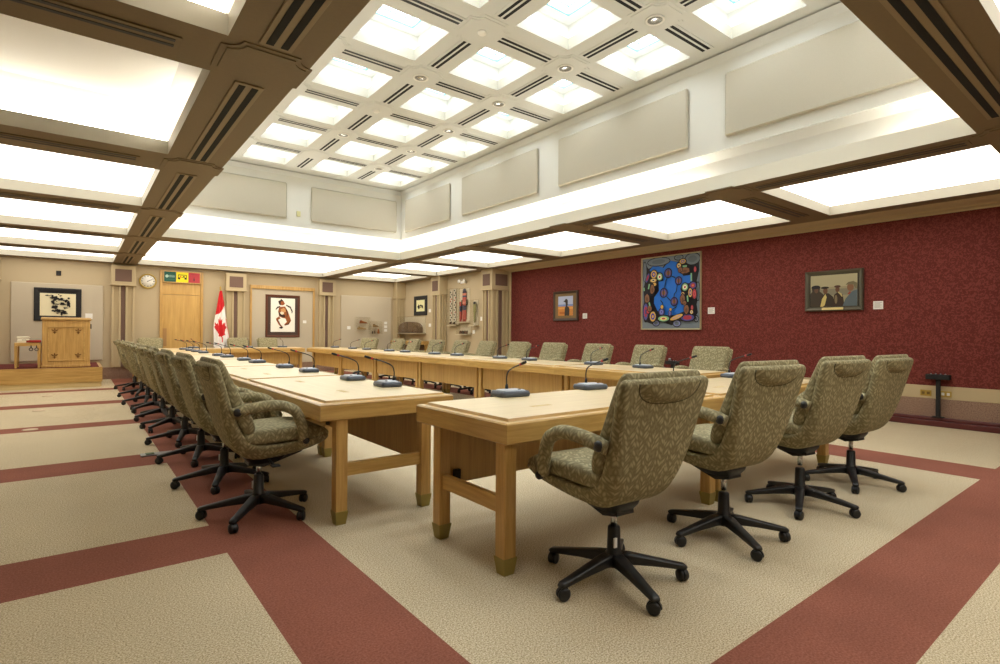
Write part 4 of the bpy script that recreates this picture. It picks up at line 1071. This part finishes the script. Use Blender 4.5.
for k, y in enumerate(LY):
    put((.925 if k == 0 else .915-rn.uniform(.0, .012)), y, -90+(0 if k == 0 else rn.uniform(-3, 3)), (16, 33)[k] if k < 2 else rn.uniform(0, 72), 'olive patterned swivel armchair, %s from the near end of the left row' % ORD[k])
RY = [3.82, 4.80, 5.76, 6.74, 7.70, 8.71, 9.65, 10.63, 11.68, 12.5, 14.15]
for k, y in enumerate(RY):
    put(6.21+rn.uniform(0, .03)+(.06 if k == 10 else 0), y, 90+(32 if k == 10 else rn.uniform(-4, 5)), rn.uniform(0, 72), 'olive patterned swivel armchair, %s from the near end of the red wall row' % ORD[k], .01)
for x, lb in ((1.43, 'in front of the clock'), (3.43, 'beside the flag'), (4.22, 'in front of the crouching figure print')):
    put(x, 15.725, 180+rn.uniform(-4, 4), 18+rn.uniform(-4, 4), 'olive patterned swivel armchair at far end, '+lb)

# ------------------------------------------------------------------ desk microphones (speaker sits towards -y)
def make_mic(label, group):
    t = thing('desk_microphone', label, 'microphone', (0, 0, 0), 0, group)
    bm = B(); loft(bm, [[(x*1.09, y*1.05, z) for x, y in rrect(w, d, r)] for z, w, d, r in ((0, .20, .15, .03), (.004, .212, .162, .035), (.018, .216, .166, .035), (.030, .205, .155, .03), (.036, .196, .146, .025))]); obj('base', bm, M['mic'], t)
    bm = B(); loft(bm, [[(x, y, z) for x, y in rrect(w, d, .02)] for z, w, d in ((.035, .175, .125), (.041, .17, .12), (.043, .16, .11))]); obj('top_plate', bm, M['mic_top'], t)
    bm = B(); lathe(bm, [(.011, .042), (.011, .047), (.001, .048)], 12, c=(.05, -.03, 0)); obj('talk_button', bm, M['black'], t)
    bm = B(); lathe(bm, [(.012, .04), (.010, .065), (.006, .075)], 10, c=(0, .05, 0))
    P = smoothpath([(0, .05, .06), (0, .052, .11), (0, .035, .155), (0, -.02, .185), (0, -.09, .207), (0, -.125, .217)], 4); tube(bm, P, .005, 8); obj('gooseneck', bm, M['black'], t)
    bm = B(); tube(bm, [(0, -.12, .2155), (0, -.13, .2185), (0, -.138, .221)], .0095, 10); obj('light_ring', bm, M['red'], t)
    bm = B(); tube(bm, [(0, -.137, .2205), (0, -.16, .227), (0, -.185, .2345)], .009, 10, rad=[.008, .010, .008]); obj('microphone_head', bm, M['black2'], t)
    return t
GM = 'desk microphones on the tables'
ZT = .7652
mic = make_mic('x', GM); used = False
def putmic(x, y, rz, label):
    global used
    if not used:
        used = True; mic.location = (x, y, ZT); mic.rotation_euler = (0, 0, rz); mic['label'] = label; return mic
    return dup(mic, (x, y, ZT), rz, label)
for k, (x, y, r) in enumerate(((2.27, 2.78, -8), (3.06, 2.79, -6), (4.16, 2.76, -4), (5.06, 2.74, -6))):
    putmic(x, y, R_(r), 'grey gooseneck microphone on the near tables, %s from the lectern side' % ORD[k])
for k, y in enumerate((3.84, 4.52, 5.66, 6.50, 7.72, 8.46, 9.60, 10.28, 11.68, 12.45, 13.25, 14.1)):
    putmic(1.90, y, R_(-90+rn.uniform(-8, 8)), 'grey gooseneck microphone on the left tables, %s from the near end' % ORD[k])
for k, y in enumerate((4.15, 4.96, 6.28, 7.02, 8.30, 9.10, 10.3, 11.05, 12.25, 13.1, 14.3)):
    putmic(5.50, y, R_(90+rn.uniform(-8, 8)), 'grey gooseneck microphone on the red wall tables, %s from the near end' % ORD[k])
for k, x in enumerate((4.38, 3.52, 2.25)):
    putmic(x, 15.2, R_(180+rn.uniform(-8, 8)), 'grey gooseneck microphone on the far tables, %s from the red wall side' % ORD[k])

# ------------------------------------------------------------------ world, lights, camera
w = bpy.data.worlds.new('World'); scene.world = w; w.use_nodes = True
w.node_tree.nodes['Background'].inputs[0].default_value = (.8, .85, 1, 1); w.node_tree.nodes['Background'].inputs[1].default_value = .05

F = 538.33; yaw = math.radians(38.077); pitch = math.radians(-.1561); roll = math.radians(.3684)
fw = Vector((math.sin(yaw)*math.cos(pitch), math.cos(yaw)*math.cos(pitch), -math.sin(pitch)))
rt = Vector((math.cos(yaw), -math.sin(yaw), 0)); up = rt.cross(fw)
r2 = rt*math.cos(roll)+up*math.sin(roll); u2 = -rt*math.sin(roll)+up*math.cos(roll)
cam = bpy.data.cameras.new('Camera'); co = bpy.data.objects.new('Camera', cam); C.objects.link(co)
cam.sensor_width = 36; cam.lens = F*36/1000; cam.clip_start = .05; cam.clip_end = 100
mt = Matrix(((r2.x, u2.x, -fw.x, 0), (r2.y, u2.y, -fw.y, 0), (r2.z, u2.z, -fw.z, 1.18), (0, 0, 0, 1)))
co.matrix_world = mt
scene.camera = co
scene.view_settings.view_transform = 'Standard'
scene.view_settings.look = 'None'
scene.view_settings.exposure = 0
scene.view_settings.gamma = 1
scene.cycles.max_bounces = 8; scene.cycles.diffuse_bounces = 5; scene.cycles.transparent_max_bounces = 12
scene.cycles.use_denoising = True
scene.cycles.sample_clamp_indirect = 6
